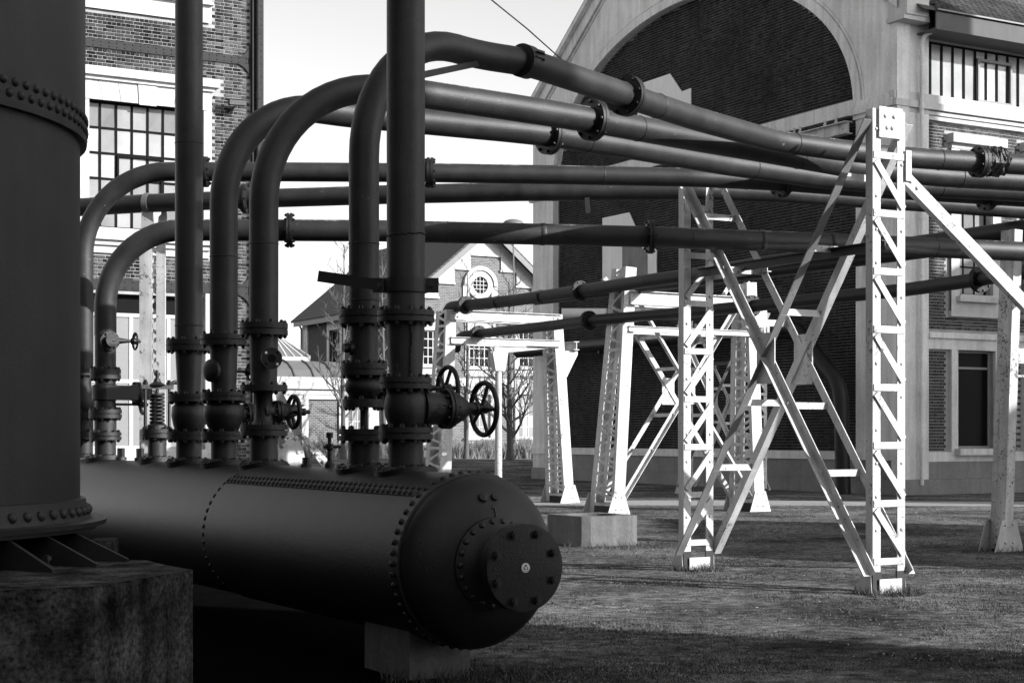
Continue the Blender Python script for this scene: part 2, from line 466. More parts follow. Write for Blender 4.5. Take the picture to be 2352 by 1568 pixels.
def window(root, P, s0, s1, z0, z1, ss, zs, off, fw, bw_, mf, mg, name='window', pane=True):
    """frame + glazing bars at ss / zs + one pane per light"""
    b = MB()
    for (a, c, e, f_) in ((s0, s1, z0, z0 + fw), (s0, s1, z1 - fw, z1), (s0, s0 + fw, z0 + fw, z1 - fw), (s1 - fw, s1, z0 + fw, z1 - fw)):
        pbox(b, P, a, c, e, f_, off - .03, off + .03)
    w = part(name, b, mf, root, smooth=0)
    for s in ss: part('glazing_bar', pbox(MB(), P, s - bw_ / 2, s + bw_ / 2, z0 + fw, z1 - fw, off - .018, off + .02), mf, w, smooth=0)
    for z in zs: part('glazing_bar', pbox(MB(), P, s0 + fw, s1 - fw, z - bw_ / 2, z + bw_ / 2, off - .016, off + .016), mf, w, smooth=0)
    if pane:
        S = [s0 + fw] + sorted(ss) + [s1 - fw]; Q = [z0 + fw] + sorted(zs) + [z1 - fw]
        for i in range(len(S) - 1):
            for j in range(len(Q) - 1):
                k = random.uniform(-.006, .006); k2 = random.uniform(-.006, .006)
                q = MB().add([P(S[i], Q[j], off - .005 + k), P(S[i + 1], Q[j], off - .005 - k), P(S[i + 1], Q[j + 1], off - .005 + k2), P(S[i], Q[j + 1], off - .005 - k2)], [(0, 1, 2, 3)])
                part('pane', q, mg, w, smooth=0)
    return w
def inframe(x, y): return -20 < x < 2372 and -20 < y < 1588

# ================================================================ the big hall with the arched gable (right)
CRN = gnd(2064, 1136)
GN = -VX
def Pg(t, z, o=0): return CRN + UX * t + GN * o + Z * z
def Ps(w, z, o=0): return CRN + VX * w + NX * o + Z * z
def gp(x, y): return on_plane(CRN, UX, x, y)
def sp(x, y): return on_plane(CRN, VX, x, y)
TW, TC, AA, AB, AZ = 18.6, 9.3, 7.85, 4.7, 10.4
hall = thing('workshop_hall', 'great brick hall with a pale arched gable and tiled roof behind the pipe racks', 'building', CRN)
def zarch(t):
    q = abs(t - TC) / AA
    return AZ + AB * math.sqrt(max(0, 1 - q * q))
def ztop(t): return 13.35 + .72 * min(t, TW - t)
# mortar sheet of the gable and the roofed body behind it
b = MB()
b.add([Pg(0, 0), Pg(TW, 0), Pg(TW, 13.2), Pg(TC, ztop(TC) - .2), Pg(0, 13.2)], [(0, 1, 2, 3, 4)])
part('gable_wall', b, M['mortG'], hall, smooth=0)
def in_gable(t, z):
    if not (1.40 < t < TW - 1.40): return False
    if z < 1.14: return False
    if z < 10.22: return True
    if z < 10.62: return False
    return z < zarch(t) - .01
masonry(hall, Pg, UX * -1, GN, 1.36, TW - 1.36, 1.14, 15.6, in_gable, M['brickG'], 300,
        lambda x, y: 1240 < x < 1984 and 0 < y < 1045 and not (560 > y > 330 and x > 1500))
# plaster: piers, spandrels
po = .22
b = MB()
for (a, c) in ((-.02, 1.40), (TW - 1.40, TW + .02)): pbox(b, Pg, a, c, .4, AZ + .02, .0, po)
N = 60
for i in range(N):
    t0 = -.02 + (TW + .04) * i / N; t1 = -.02 + (TW + .04) * (i + 1) / N
    def lo(t): return zarch(t) if abs(t - TC) < AA else AZ
    l0, l1 = lo(t0), lo(t1)
    b.add([Pg(t0, l0, po), Pg(t1, l1, po), Pg(t1, ztop(t1), po), Pg(t0, ztop(t0), po)], [(0, 1, 2, 3)])
    b.add([Pg(t0, l0, po), Pg(t1, l1, po), Pg(t1, l1, 0), Pg(t0, l0, 0)], [(0, 1, 2, 3)])
part('gable_plaster', b, M['plaster'], hall, smooth=0)
# archivolt bead and coping
def ribbon(fa, fb, n, o0, o1, t0, t1):
    b = MB()
    for i in range(n):
        p, q = t0 + (t1 - t0) * i / n, t0 + (t1 - t0) * (i + 1) / n
        A = [fa(p), fa(q), fb(q), fb(p)]
        b.add([Pg(s, z, o1) for s, z in A], [(0, 1, 2, 3)])
        b.add([Pg(*A[0], o0), Pg(*A[1], o0), Pg(*A[1], o1), Pg(*A[0], o1)], [(0, 1, 2, 3)])
        b.add([Pg(*A[3], o0), Pg(*A[2], o0), Pg(*A[2], o1), Pg(*A[3], o1)], [(0, 1, 2, 3)])
    return b
def el(k): return lambda th: (TC + (AA + k) * math.cos(th), AZ + (AB + k) * math.sin(th))
part('archivolt', ribbon(el(.01), el(.30), 64, po - .01, po + .06, 0, math.pi), M['plaster'], hall, smooth=0)
part('archivolt', ribbon(el(.34), el(.40), 64, po - .01, po + .03, 0, math.pi), M['plaster'], hall, smooth=0)
for k0, k1, o in ((-.62, -.52, .05), (-.50, -.02, .12), (-.04, .18, .3)):
    for s in (0, 1):
        def fa(q, k=k0): return ((q, ztop(q) + k) if s == 0 else (TW - q, ztop(q) + k))
        def fb(q, k=k1): return ((q, ztop(q) + k) if s == 0 else (TW - q, ztop(q) + k))
        bb = ribbon(fa, fb, 1, po - .02, po + o, -.3, TC)
        bb.prism([Pg(*fb(-.3), po + o), Pg(*fb(TC), po + o), Pg(*fb(TC), -.4), Pg(*fb(-.3), -.4)], Z * -.05)
        part('coping', bb, M['plaster'], hall, smooth=0)
# impost mouldings and the stone band across the arch's foot
for (a, c, o) in ((-.06, 1.46, 0), (TW - 1.46, TW + .25, 0)):
    bb = MB(); pbox(bb, Pg, a, c, 10.02, 10.14, 0, po + .05); pbox(bb, Pg, a - .05, c + .05, 10.14, 10.34, 0, po + .13); pbox(bb, Pg, a - .02, c + .02, 10.34, 10.5, 0, po + .08)
    part('impost', bb, M['plaster'], hall, smooth=0)
for i in range(9):
    a = 1.47 + (TW - 2.94) * i / 9; c = 1.47 + (TW - 2.94) * (i + 1) / 9 - .012
    part('band_stone', pbox(MB(), Pg, a, c, 10.22, 10.62, 0, .13), M['plaster'], hall, smooth=0)
# plinth courses
for k, (z0, z1, o, m) in enumerate(((.90, 1.13, .16, 'plaster'), (.40, .90, .13, 'plinth'), (0, .40, .26, 'plinth'))):
    part('plinth_course', pbox(MB(), Pg, -.06 if k < 2 else -.2, TW + .06, z0, z1 - .004, -.05, o + (.1 if k == 0 else .09 if k == 1 else 0)), M[m], hall, smooth=0)
# iron runway beam with insulators under the band
bm = MB().ibeam(Pg(1.45, 9.82, .42), Pg(7.2, 9.82, .42), .34, .26, .03, GN)
rb = part('runway_beam', bm, M['white_old'], hall, smooth=0)
for t in (1.9, 2.35, 3.4, 3.65, 5.1, 6.0):
    q = MB().lathe([(0, .05), (.05, .05), (.05, .035), (.1, .035), (.1, .045), (.16, .045), (.16, .03), (.24 if t > 5 else .17, .03)], Pg(t, 9.99, .47), Z, 10)
    part('insulator', q, M['white'], rb)
# pale plaster patches left on the brick, and the old openings in them
p1_ = [gp(*q) for q in ((1462, 287), (1479, 191), (1541, 170), (1568, 211), (1589, 203), (1589, 287))]
part('plaster_patch', MB().prism([Pg(s, z, .012) for s, z in p1_], GN * .03), M['patch'], hall, smooth=0)
p2_ = [gp(*q) for q in ((1386, 648), (1386, 501), (1447, 488), (1470, 540), (1510, 575), (1510, 640))]
part('plaster_patch', MB().prism([Pg(s, z, .012) for s, z in p2_], GN * .03), M['patch'], hall, smooth=0)
for poly in (((1505, 268), (1515, 232), (1533, 222), (1546, 232), (1548, 285)), ((1432, 642), (1432, 560), (1460, 548), (1490, 585), (1490, 636))):
    q_ = [gp(*q) for q in poly]
    part('blocked_opening', MB().prism([Pg(s, z, .043) for s, z in q_], GN * .012), M['plinth'], hall, smooth=0)
for (x, y) in ((1578, 470), (1578, 500), (1579, 522)):
    s, z = gp(x, y); part('vent_slot', pbox(MB(), Pg, s - .06, s + .06, z - .14, z + .14, .0, .02), M['frame_k'], hall, smooth=0)

# ---- sunlit side of the hall
SW = 26.0
def srect(x0, x1, y0, y1):          # opening from picture edges (y measured at x0)
    a, zt = sp(x0, y0); _, zb = sp(x0, y1); c, _ = sp(x1, y0); return [a, c, zb, zt]
w_cl = [sp(2123, 221)[0], SW - 1, sp(2123, 221)[1], 12.02]
w_up = srect(2198, 2275, 345, 676); w_lo = srect(2195, 2281, 803, 1030)
pitch = 2.72
ups = [[w_up[0] + pitch * i, w_up[1] + pitch * i, w_up[2], w_up[3]] for i in range(4)]
los = [[w_lo[0] + pitch * i, w_lo[1] + pitch * i, w_lo[2], w_lo[3]] for i in range(4)]
part('side_wall', wall_holes(Ps, -.0, SW, 0, 13.0, [w_cl] + ups + los, .3), M['mortS'], hall, smooth=0)
z_band_t, z_band_b = sp(2130, 762)[1], sp(2130, 801)[1]
z_wt = sp(2123, 275)[1]
def in_side(w, z):
    if w < .95 or w > 7.6: return False
    if z > z_wt - .02 or z < 1.14: return False
    if z_band_b - .03 < z < z_band_t + .02: return False
    for h in ups:
        if h[0] - .32 < w < h[1] + .32 and h[2] - .62 < z < h[3] + .42: return False
    for h in los:
        if h[0] - .26 < w < h[1] + .26: 
            if z < z_band_t: return False
    return True
masonry(hall, Ps, VX, NX, .95, 7.6, 1.14, z_wt, in_side, M['brickS'], 300, lambda x, y: 2120 < x < 2352 and 0 < y < 1050 and not (335 < y < 480) and not (500 < y < 660 and x > 2190))
so = .10
part('corner_pier', pbox(MB(), Ps, -.22, .93, .4, 12.6, -.02, so + .04), M['plaster'], hall, smooth=0)
part('corner_pier', pbox(MB(), Ps, -.24, .20, .4, 12.6, -.02, so + .10), M['plaster'], hall, smooth=0)
part('clerestory_wall', wall_holes(Ps, .94, SW, z_wt, 10.30, [], .0, so), M['stone'], hall, smooth=0)
for (z0, z1, o) in ((z_wt - .01, z_wt + .05, so + .02), (10.02, 10.12, so + .05), (10.14, 10.32, so + .13), (10.33, w_cl[2] + .02, so + .07)):
    part('string_course', pbox(MB(), Ps, -.3, SW, z0, z1, -.02, o), M['stone'], hall, smooth=0)
part('string_course', pbox(MB(), Ps, .94, SW, z_band_b, z_band_t, 0, so), M['plaster'], hall, smooth=0)
part('string_course', pbox(MB(), Ps, .94, SW, z_band_t - .16, z_band_t - .02, 0, so + .07), M['plaster'], hall, smooth=0)
# clerestory glazing
mull = [sp(x / 3.099 / 1.598 + 3000 / 1.598, 200)[0] for x in (1318, 1447, 1573, 1700, 1828)]
step = mull[1] - mull[0]
ms_ = mull + [mull[-1] + step * k for k in range(1, 12)]
ms_ = [s for s in ms_ if s < 8.5]
wc = window(hall, Ps, w_cl[0], 9.0, w_cl[2], w_cl[3], ms_, [], -.12, .05, .075, M['frame_k'], M['glass_d'], 'clerestory_window')
part('opening_light', pbox(pbox(pbox(pbox(MB(), Ps, ms_[4] + .04, ms_[7] + .1, w_cl[2] + .06, w_cl[2] + .13, -.1, -.03), Ps, ms_[4] + .04, ms_[7] + .1, 11.7, 11.77, -.1, -.03), Ps, ms_[4] + .04, ms_[4] + .1, w_cl[2] + .06, 11.77, -.098, -.028), Ps, ms_[7] + .04, ms_[7] + .1, w_cl[2] + .06, 11.77, -.098, -.028), M['frame_g'], wc, smooth=0)
for h in ups:
    if h[0] > 8: continue
    dw = (h[1] - h[0]) / 3; dz = (h[3] - h[2]) / 5
    window(hall, Ps, h[0], h[1], h[2], h[3], [h[0] + dw, h[0] + 2 * dw], [h[2] + dz * k for k in range(1, 5)], -.2, .05, .035, M['frame_k'], M['glass_d'])
    b = wall_holes(Ps, h[0] - .3, h[1] + .3, h[2] - .45, h[3] + .02, [h], .1, so)
    part('window_surround', b, M['stone'], hall, smooth=0)
    part('window_surround', pbox(MB(), Ps, h[0] - .3, h[1] + .3, h[2] - .6, h[2] - .452, 0, so - .002), M['stone'], hall, smooth=0)
    part('lintel', pbox(MB(), Ps, h[0] - .38, h[1] + .38, h[3] + .16, h[3] + .40, 0, so + .16), M['stone'], hall, smooth=0)
    part('lintel', pbox(MB(), Ps, h[0] - .3, h[1] + .3, h[3] + .024, h[3] + .156, 0, so + .02), M['stone'], hall, smooth=0)
    part('sill', pbox(pbox(MB(), Ps, h[0] - .12, h[1] + .12, h[2] - .2, h[2] - .06, 0, so + .15), Ps, h[0], h[1], h[2] - .058, h[2], -.2, so + .05), M['stone'], hall, smooth=0)
for h in los:
    if h[0] > 8: continue
    zt = h[2] + (h[3] - h[2]) * .82
    window(hall, Ps, h[0], h[1], h[2], h[3], [], [zt], -.14, .07, .06, M['frame_g'], M['glass_k'])
    for (a, c) in ((h[0] - .24, h[0]), (h[1], h[1] + .24)):
        part('pilaster', pbox(MB(), Ps, a, c, 1.12, z_band_b - .002, -.02, so - .004), M['plaster'], hall, smooth=0)
    part('sill', pbox(MB(), Ps, h[0] - .12, h[1] + .12, h[2] - .17, h[2], -.1, so + .2), M['plaster'], hall, smooth=0)
for k, (z0, z1, o, m) in enumerate(((.86, 1.12, so - .002, 'plaster'), (.40, .86, so - .01, 'plinth'), (0, .40, so + .16, 'plinth'))):
    part('plinth_course', pbox(MB(), Ps, -.02 + (.98 if k < 2 else 0), SW, z0, z1 - .004, -.05, o), M[m], hall, smooth=0)
# down pipe
dx = sp(2100, 600)[0]
dp = MB(); dp.tube([Ps(dx, .25, so + .17), Ps(dx, 11.75, so + .17), Ps(dx + .05, 12.0, so + .22), Ps(dx + .3, 12.2, so + .45), Ps(dx + .55, 12.3, so + .6)], .055, 12)
dpo = part('down_pipe', dp, M['plaster'], hall)
for z in (1.2, 2.6, 4.2, 5.7, 7.2, 8.9, 10.1, 11.4):
    part('pipe_socket', MB().lathe([(0, .066), (.03, .075), (.12, .066)], Ps(dx, z, so + .17), Z, 12), M['plaster'], dpo)
# kneeler block at the eaves corner
kn = MB(); pbox(kn, Ps, -.28, .5, 12.42, 13.02, -.1, .6); pbox(kn, Ps, -.34, .56, 12.30, 12.42, -.1, .56); pbox(kn, Ps, -.36, .60, 13.02, 13.17, -.1, .68)
A_ = [Ps(-.36, 13.17, -.1), Ps(.6, 13.17, -.1), Ps(.6, 13.17, .68), Ps(-.36, 13.17, .68), Ps(.12, 13.75, .0), Ps(.12, 13.75, .25)]
kn.add(A_, [(0, 1, 4), (1, 2, 5, 4), (2, 3, 5), (3, 0, 4, 5)])
part('kneeler', kn, M['stone'], hall, smooth=0)
kl = MB(); pbox(kl, Pg, TW - .3, TW + .55, 12.5, 13.1, -.6, .3); pbox(kl, Pg, TW - .35, TW + .62, 12.38, 12.5, -.6, .34); pbox(kl, Pg, TW - .35, TW + .66, 13.1, 13.25, -.6, .36)
part('kneeler', kl, M['plaster'], hall, smooth=0)
# eaves, roof and the tiles one can see
ev = MB(); pbox(ev, Ps, .5, SW, 12.10, 12.54, .81, .85); pbox(ev, Ps, .5, SW, 12.06, 12.10, -.02, .86)
part('fascia', ev, M['fascia'], hall, smooth=0)
part('gutter_edge', pbox(MB(), Ps, .5, SW, 12.54, 12.58, .80, .92), M['zinc'], hall, smooth=0)
def Rf(w, q, o=0):                 # roof point: w along the side, q up the slope
    sl = math.atan(.72); 
    return Ps(w, 12.52 + q * math.sin(sl) + o * math.cos(sl), .88 - q * math.cos(sl) + o * math.sin(sl))
QL = 12.2
rf = MB(); rf.add([Rf(.05, 0), Rf(SW, 0), Rf(SW, QL), Rf(.05, QL)], [(0, 1, 2, 3)])
def Lf(w, q): 
    sl = math.atan(.72); return CRN + UX * (TW + .62 - q * math.cos(sl)) + VX * w + Z * (12.88 + q * math.sin(sl))
rf.add([Lf(.05, 0), Lf(SW, 0), Lf(SW, QL), Lf(.05, QL)], [(0, 1, 2, 3)])
rf.add([Pg(TW, 0, -.1), Pg(TW, 0, -SW), Pg(TW, 13.1, -SW), Pg(TW, 13.1, -.1)], [(0, 1, 2, 3)])
part('roof', rf, M['tile'], hall, smooth=0)
tb = MB(); TWd, TE = .21, .19
tv = [(-TWd / 2, 0, .012), (-TWd * .2, 0, .045), (TWd * .15, 0, .045), (TWd * .32, 0, .016), (TWd / 2, 0, .014)]
tb.add([(x, 0, z) for x, _, z in tv] + [(x, .26, z - .012) for x, _, z in tv] + [(x, 0, z - .02) for x, _, z in tv],
       [(i, i + 1, i + 6, i + 5) for i in range(4)] + [(10 + i, 11 + i, i + 1, i) for i in range(4)])
tme = mesh_of(tb, M['tile'], smooth=50, name='roof_tile')
slv = (Rf(0, 1) - Rf(0, 0)).normalized(); ncount = 0; rest = MB()
Xr = VX; Zr = Xr.cross(slv); 
for j in range(16):
    for i in range(46):
        w = .7 + i * TWd + (TWd / 2 if j % 2 else 0); p = Rf(w, .02 + j * TE, .0)
        p = p + Zr * (.016 + random.uniform(0, .008))
        if ncount < 300 and j < 11 and i < 30:
            piece('roof_tile', tme, hall, p, X=Xr, ZZ=Zr); ncount += 1
        else:
            rest.add([p + Xr * x + slv * y + Zr * z for x, y, z in tb.v], tb.f, random.random())
part('roof_tiling', rest, M['tile'], hall, kind='stuff')

# ================================================================ the brick factory building (left)
OL = at(600, 1000, 39.5); OL.z = 0
def Pl(s, z, o=0): return OL + VX * s + NX * o + Z * z
def lp(x, y): return on_plane(OL, VX, x, y)
fac = thing('factory_building', 'tall sunlit brick building with riveted iron bands and white stone window surrounds', 'building', OL)
S0 = -12.0
wr = lp(466, 500)[0]; wl_ = lp(203, 227)[0]
zt_, zb_ = lp(203, 227)[1], lp(290, 526)[1]
W1 = [wl_, wr, zb_, zt_]
zt2, zb2 = lp(215, 672)[1], lp(290, 1032)[1]
W2 = [lp(150, 700)[0], lp(470, 700)[0], zb2, zt2]
W3 = [wl_, wr, 12.4, 15.0]
part('wall', wall_holes(Pl, S0, 0, 0, 17, [W1, W2, W3], .35), M['mortL'], fac, smooth=0)
body = MB(); body.add([Pl(0, 0, 0), Pl(0, 0, -12), Pl(0, 17, -12), Pl(0, 17, 0), Pl(S0, 0, 0), Pl(S0, 0, -12), Pl(S0, 17, -12), Pl(S0, 17, 0)], [(0, 1, 2, 3), (4, 7, 6, 5), (3, 2, 6, 7)])
part('end_wall', body, M['mortL'], fac, smooth=0)
xs_end = lp(497, 200)[0]; xs_pil = lp(484, 400)[0]; colx = lp(575, 300)[0]
zb1t, zb1b = lp(183, 86)[1], lp(183, 105)[1]
zb2t, zb2b = lp(215, 640)[1], lp(215, 663)[1]
z_hood_t, z_hood_b = lp(183, 153)[1], lp(183, 175)[1]
z_up = lp(183, 16)[1]
z_ap = lp(290, 584)[1]
zs1 = lp(290, 1060)[1]
def in_left(s, z):
    if s > colx - .01 or s < -7.5: return False
    if s < xs_end and z_hood_b - .05 < z < z_hood_t + .02: return False
    if s < xs_pil + .02 and z_ap - .02 < z < z_hood_t: return False
    if s < xs_pil + .02 and z > z_up - .02: return False
    if s < xs_pil + .02 and z < zb2b: return False
    return True
masonry(fac, Pl, VX, NX, -7.5, colx, .1, 13.2, in_left, M['brickL'], 300,
        lambda x, y: (185 < x < 400 and 20 < y < 150) or (470 < x < 575 and 20 < y < 480) or (545 < x < 570 and 560 < y < 990) or (235 < x < 330 and 590 < y < 640), d=.016)
so2 = .08
part('window_surround', wall_holes(Pl, -7.0, xs_pil, z_ap, z_hood_b, [W1], .2, so2), M['stone'], fac, smooth=0)
nv_ = 7
for i in range(nv_):                                  # flat-arch voussoirs over the window
    a = wl_ - .1 + (wr - wl_ + .2) * i / nv_; c = wl_ - .1 + (wr - wl_ + .2) * (i + 1) / nv_ - .012
    k = (i + .5) / nv_ - .5; ks = .03 if i == nv_ // 2 else 0
    q = MB().prism([Pl(a, zt_ - .01 - ks, so2 + .002), Pl(c, zt_ - .01 - ks, so2 + .002), Pl(c + k * .35 + .02, z_hood_b - .03, so2 + .002), Pl(a + (k - 1 / nv_) * .35 + .02, z_hood_b - .03, so2 + .002)], NX * (.02 + ks))
    part('voussoir', q, M['stone'], fac, smooth=0)
part('hood_mould', pbox(pbox(MB(), Pl, -7.2, xs_end, z_hood_b + .03, z_hood_t, 0, .28), Pl, -7.2, xs_end - .1, z_hood_b - .06, z_hood_b + .028, 0, .18), M['stone'], fac, smooth=0)
part('sill', pbox(pbox(MB(), Pl, wl_ - .3, wr + .25, zb_ - .30, zb_ - .02, -.1, .26), Pl, wl_ - .2, wr + .15, zb_ - .42, zb_ - .305, 0, .16), M['stone'], fac, smooth=0)
part('upper_surround', wall_holes(Pl, -7.0, xs_pil, z_up, 16.5, [W3], .2, so2), M['stone'], fac, smooth=0)
part('sill', pbox(MB(), Pl, -7.1, xs_pil + .02, z_up + .42, z_up + .5, 0, .2), M['stone'], fac, smooth=0)
# big window: five lights wide, 36 cm lights
px = [lp(x / 2.948, 400)[0] for x in (688, 798, 905, 1012, 1116)]
px += [px[-1] + (px[1] - px[0]) * k for k in (1, 2, 3) if px[-1] + (px[1] - px[0]) * k < wr - .1]
pz = [lp(270, y / 2.948)[1] for y in (868, 1038, 1210)]; dzz = pz[0] - pz[1]
pz += [pz[-1] - dzz * k for k in (1, 2, 3) if pz[-1] - dzz * k > zb_ + .15]
w1 = window(fac, Pl, wl_, wr, zb_, zt_, px, pz, -.16, .05, .055, M['frame_k'], M['glass_d'])
a_, c_ = px[1] + .01, px[4] - .01
cas = MB()
for (q0, q1, r0, r1) in ((a_, c_, pz[1] - .07, pz[1] - .02), (a_, a_ + .05, pz[4] if len(pz) > 4 else pz[-1], pz[1] - .07), (c_ - .05, c_, pz[4] if len(pz) > 4 else pz[-1], pz[1] - .07)):
    pbox(cas, Pl, q0, q1, r0, r1, -.14, -.10)
part('casement', cas, M['frame_k'], w1, smooth=0)
window(fac, Pl, W3[0], W3[1], W3[2], W3[3], [W3[0] + .5 * k for k in range(1, 6)], [13.0, 13.6, 14.2], -.16, .05, .04, M['frame_k'], M['glass_d'])
# screened openings of the ground floor
w2 = window(fac, Pl, W2[0], W2[1], W2[2], W2[3] - .45, [lp(304, 900)[0], lp(230, 900)[0], lp(390, 900)[0]], [lp(290, 875)[1]], -.12, .09, .09, M['stone'], M['screen'])
part('recess_shade', pbox(MB(), Pl, W2[0], W2[1], W2[3] - .44, W2[3], -.3, -.2), M['frame_k'], fac, smooth=0)  # black strip standing for the shade in the recess above the screens
part('pilaster', pbox(MB(), Pl, lp(470, 700)[0], lp(484, 700)[0], .1, zb2b - .002, 0, so2), M['stone'], fac, smooth=0)
part('sill', pbox(pbox(MB(), Pl, -7.2, xs_pil, zs1, W2[2], -.3, .2), Pl, -7.2, xs_pil, .05, zs1 - .003, -.02, .10), M['stone'], fac, smooth=0)
# riveted iron bands, corner stanchion
for (t, bt) in ((zb1t, zb1b), (zb2t, zb2b)):
    bo = part('iron_band', pbox(MB(), Pl, -7.5, colx + .002, bt, t, 0, .05), M['iron_band'], fac, smooth=0)
    s = colx - .12
    while s > -6.2:
        for zz in (bt + .05, t - .05): piece('rivet', ME['rivet_b'], bo, Pl(s, zz, .05), ZZ=NX, scale=.9)
        s -= .19
    gs = MB()
    for sg in (1, -1):
        zc = t if sg == 1 else bt
        pts = [Pl(colx, zc - sg * .02, .052), Pl(colx - .38, zc - sg * .02, .052)] + [Pl(colx - .38 + .36 * math.sin(q), zc + sg * .40 * (1 - math.cos(q)), .052) for q in (.3, .6, .9, 1.2, 1.5)] + [Pl(colx, zc + sg * .42, .052)]
        gs.prism(pts, NX * .012)
    part('gusset', gs, M['iron_band'], fac, smooth=0)
st = MB(); pbox(st, Pl, colx, -.12, 0, 17, -.05, .06); pbox(st, Pl, colx, colx + .03, 0, 17, .06, .16); pbox(st, Pl, -.10, .03, 0, 17, -.3, .09)
stn = part('corner_stanchion', st, M['iron_band'], fac, smooth=0)
for k in range(60):
    piece('rivet', ME['rivet_b'], stn, Pl(-.035, 6.0 + k * .16, .09), ZZ=NX, scale=.8)
dp = MB(); dp.tube([Pl(-.14, 0, .16), Pl(-.14, 17, .16)], .06, 12)
dpo = part('down_pipe', dp, M['iron_band'], fac)
for z in (4.2, 6.6, 8.9, 9.9, 11.5): part('pipe_socket', MB().lathe([(0, .075), (.05, .08), (.05, .07), (.12, .07), (.12, .08), (.17, .075)], Pl(-.14, z, .16), Z, 12), M['iron_band'], dpo)
# security camera on the brick
s, z = lp(524, 244)
cc = thing('security_camera', 'small dark security camera on the sunlit brick wall', 'camera', Pl(s, z, .02))
part('bracket', MB().tube([Pl(s, z - .12, .0), Pl(s, z - .14, .22), Pl(s + .06, z - .06, .3)], .025, 8), M['iron'], cc)
part('housing', MB().bar(Pl(s - .10, z + .02, .34), Pl(s + .32, z + .04, .34), .14, .12, NX), M['iron'], cc, smooth=0)
part('hood', MB().bar(Pl(s - .18, z + .095, .34), Pl(s + .36, z + .115, .34), .2, .012, NX), M['iron'], cc, smooth=0)

# ================================================================ far gabled house and the low wing
def brick_tex(name, c1, c2, mc):
    m = bpy.data.materials.new(name); m.use_nodes = True
    n, l = m.node_tree.nodes, m.node_tree.links; p = n['Principled BSDF']; p.inputs['Roughness'].default_value = .9
    geo = n.new('ShaderNodeNewGeometry'); d = n.new('ShaderNodeVectorMath'); d.operation = 'DOT_PRODUCT'; d.inputs[1].default_value = tuple(VX + UX)
    l.new(geo.outputs['Position'], d.inputs[0])
    sx = n.new('ShaderNodeSeparateXYZ'); l.new(geo.outputs['Position'], sx.inputs[0])
    cb = n.new('ShaderNodeCombineXYZ'); l.new(d.outputs['Value'], cb.inputs[0]); l.new(sx.outputs[2], cb.inputs[1])
    t = n.new('ShaderNodeTexBrick'); t.inputs['Scale'].default_value = 1.0; t.inputs['Brick Width'].default_value = .24; t.inputs['Row Height'].default_value = .095; t.inputs['Mortar Size'].default_value = .013
    t.inputs['Color1'].default_value = (c1,) * 3 + (1,); t.inputs['Color2'].default_value = (c2,) * 3 + (1,); t.inputs['Mortar'].default_value = (mc,) * 3 + (1,)
    l.new(cb.outputs[0], t.inputs['Vector']); l.new(t.outputs['Color'], p.inputs['Base Color'])
    b = n.new('ShaderNodeBump'); b.inputs['Strength'].default_value = .5; b.inputs['Distance'].default_value = .01; b.invert = True
    l.new(t.outputs['Fac'], b.inputs['Height']); l.new(b.outputs[0], p.inputs['Normal'])
    return m
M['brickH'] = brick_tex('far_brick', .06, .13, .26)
M['brickHd'] = brick_tex('far_shaded_brick', .03, .05, .09)  # darker copy of the far brick for the house's shaded walls
def tiles_tex():
    m = bpy.data.materials.new('far_roof_tiles'); m.use_nodes = True
    n, l = m.node_tree.nodes, m.node_tree.links; p = n['Principled BSDF']; p.inputs['Roughness'].default_value = .85
    geo = n.new('ShaderNodeNewGeometry'); sx = n.new('ShaderNodeSeparateXYZ'); l.new(geo.outputs['Position'], sx.inputs[0])
    w = n.new('ShaderNodeMath'); w.operation = 'MULTIPLY'; w.inputs[1].default_value = 4.5; l.new(sx.outputs[2], w.inputs[0])
    f_ = n.new('ShaderNodeMath'); f_.operation = 'FRACT'; l.new(w.outputs[0], f_.inputs[0])
    mr = n.new('ShaderNodeMapRange'); mr.inputs[3].default_value = .03; mr.inputs[4].default_value = .10; l.new(f_.outputs[0], mr.inputs[0])
    cb = n.new('ShaderNodeCombineColor')
    for i in range(3): l.new(mr.outputs[0], cb.inputs[i])
    l.new(cb.outputs[0], p.inputs['Base Color'])
    b = n.new('ShaderNodeBump'); b.inputs['Strength'].default_value = .8; b.inputs['Distance'].default_value = .04; l.new(f_.outputs[0], b.inputs['Height']); l.new(b.outputs[0], p.inputs['Normal'])
    return m
M['tileH'] = tiles_tex()
GB = .30
OH = at(929, 1000, 94.7); OH.z = 0
HWd = 11.0; ZE, ZA = 9.75, 14.3; HD = 16.0
def Ph(s, z, o=0): return OH + VX * s + NX * o + Z * z
def Pk(t, z, o=0): return OH + UX * t - VX * o + Z * z          # shaded flank
def hp(x, y): return on_plane(OH, VX, x, y)
house = thing('gabled_house', 'far brick house with a round window in its white stepped gable', 'building', OH)
def hrect(x0, x1, y0, y1):
    a, zt = hp(x0, y0); _, zb = hp(x0, y1); c, _ = hp(x1, y0); return [a, c, zb, zt]
HW = [hrect(962, 1007, 757, 838), hrect(1078, 1126, 757, 843), hrect(1192, 1238, 757, 843), hrect(962, 1007, 905, 1005), hrect(1078, 1126, 905, 1005), hrect(1190, 1240, 905, 1005)]
part('gable_wall', wall_holes(Ph, 0, HWd, 0, ZE, HW, .25), M['brickH'], house, smooth=0)
so_c = hp(1102, 655)
gb = MB(); gb.add([Ph(0, ZE), Ph(HWd, ZE), Ph(HWd / 2, ZA)], [(0, 1, 2)]); part('gable_wall', gb, M['brickH'], house, smooth=0)
FH = [[4.0 + 5.2 * k, 5.2 + 5.2 * k, 5.9, 8.4] for k in range(2)] 
kk = on_plane(OH, UX, 775, 830)
FH = [[on_plane(OH, UX, 782, 800)[0], on_plane(OH, UX, 757, 800)[0], on_plane(OH, UX, 770, 880)[1], on_plane(OH, UX, 770, 757)[1]]]
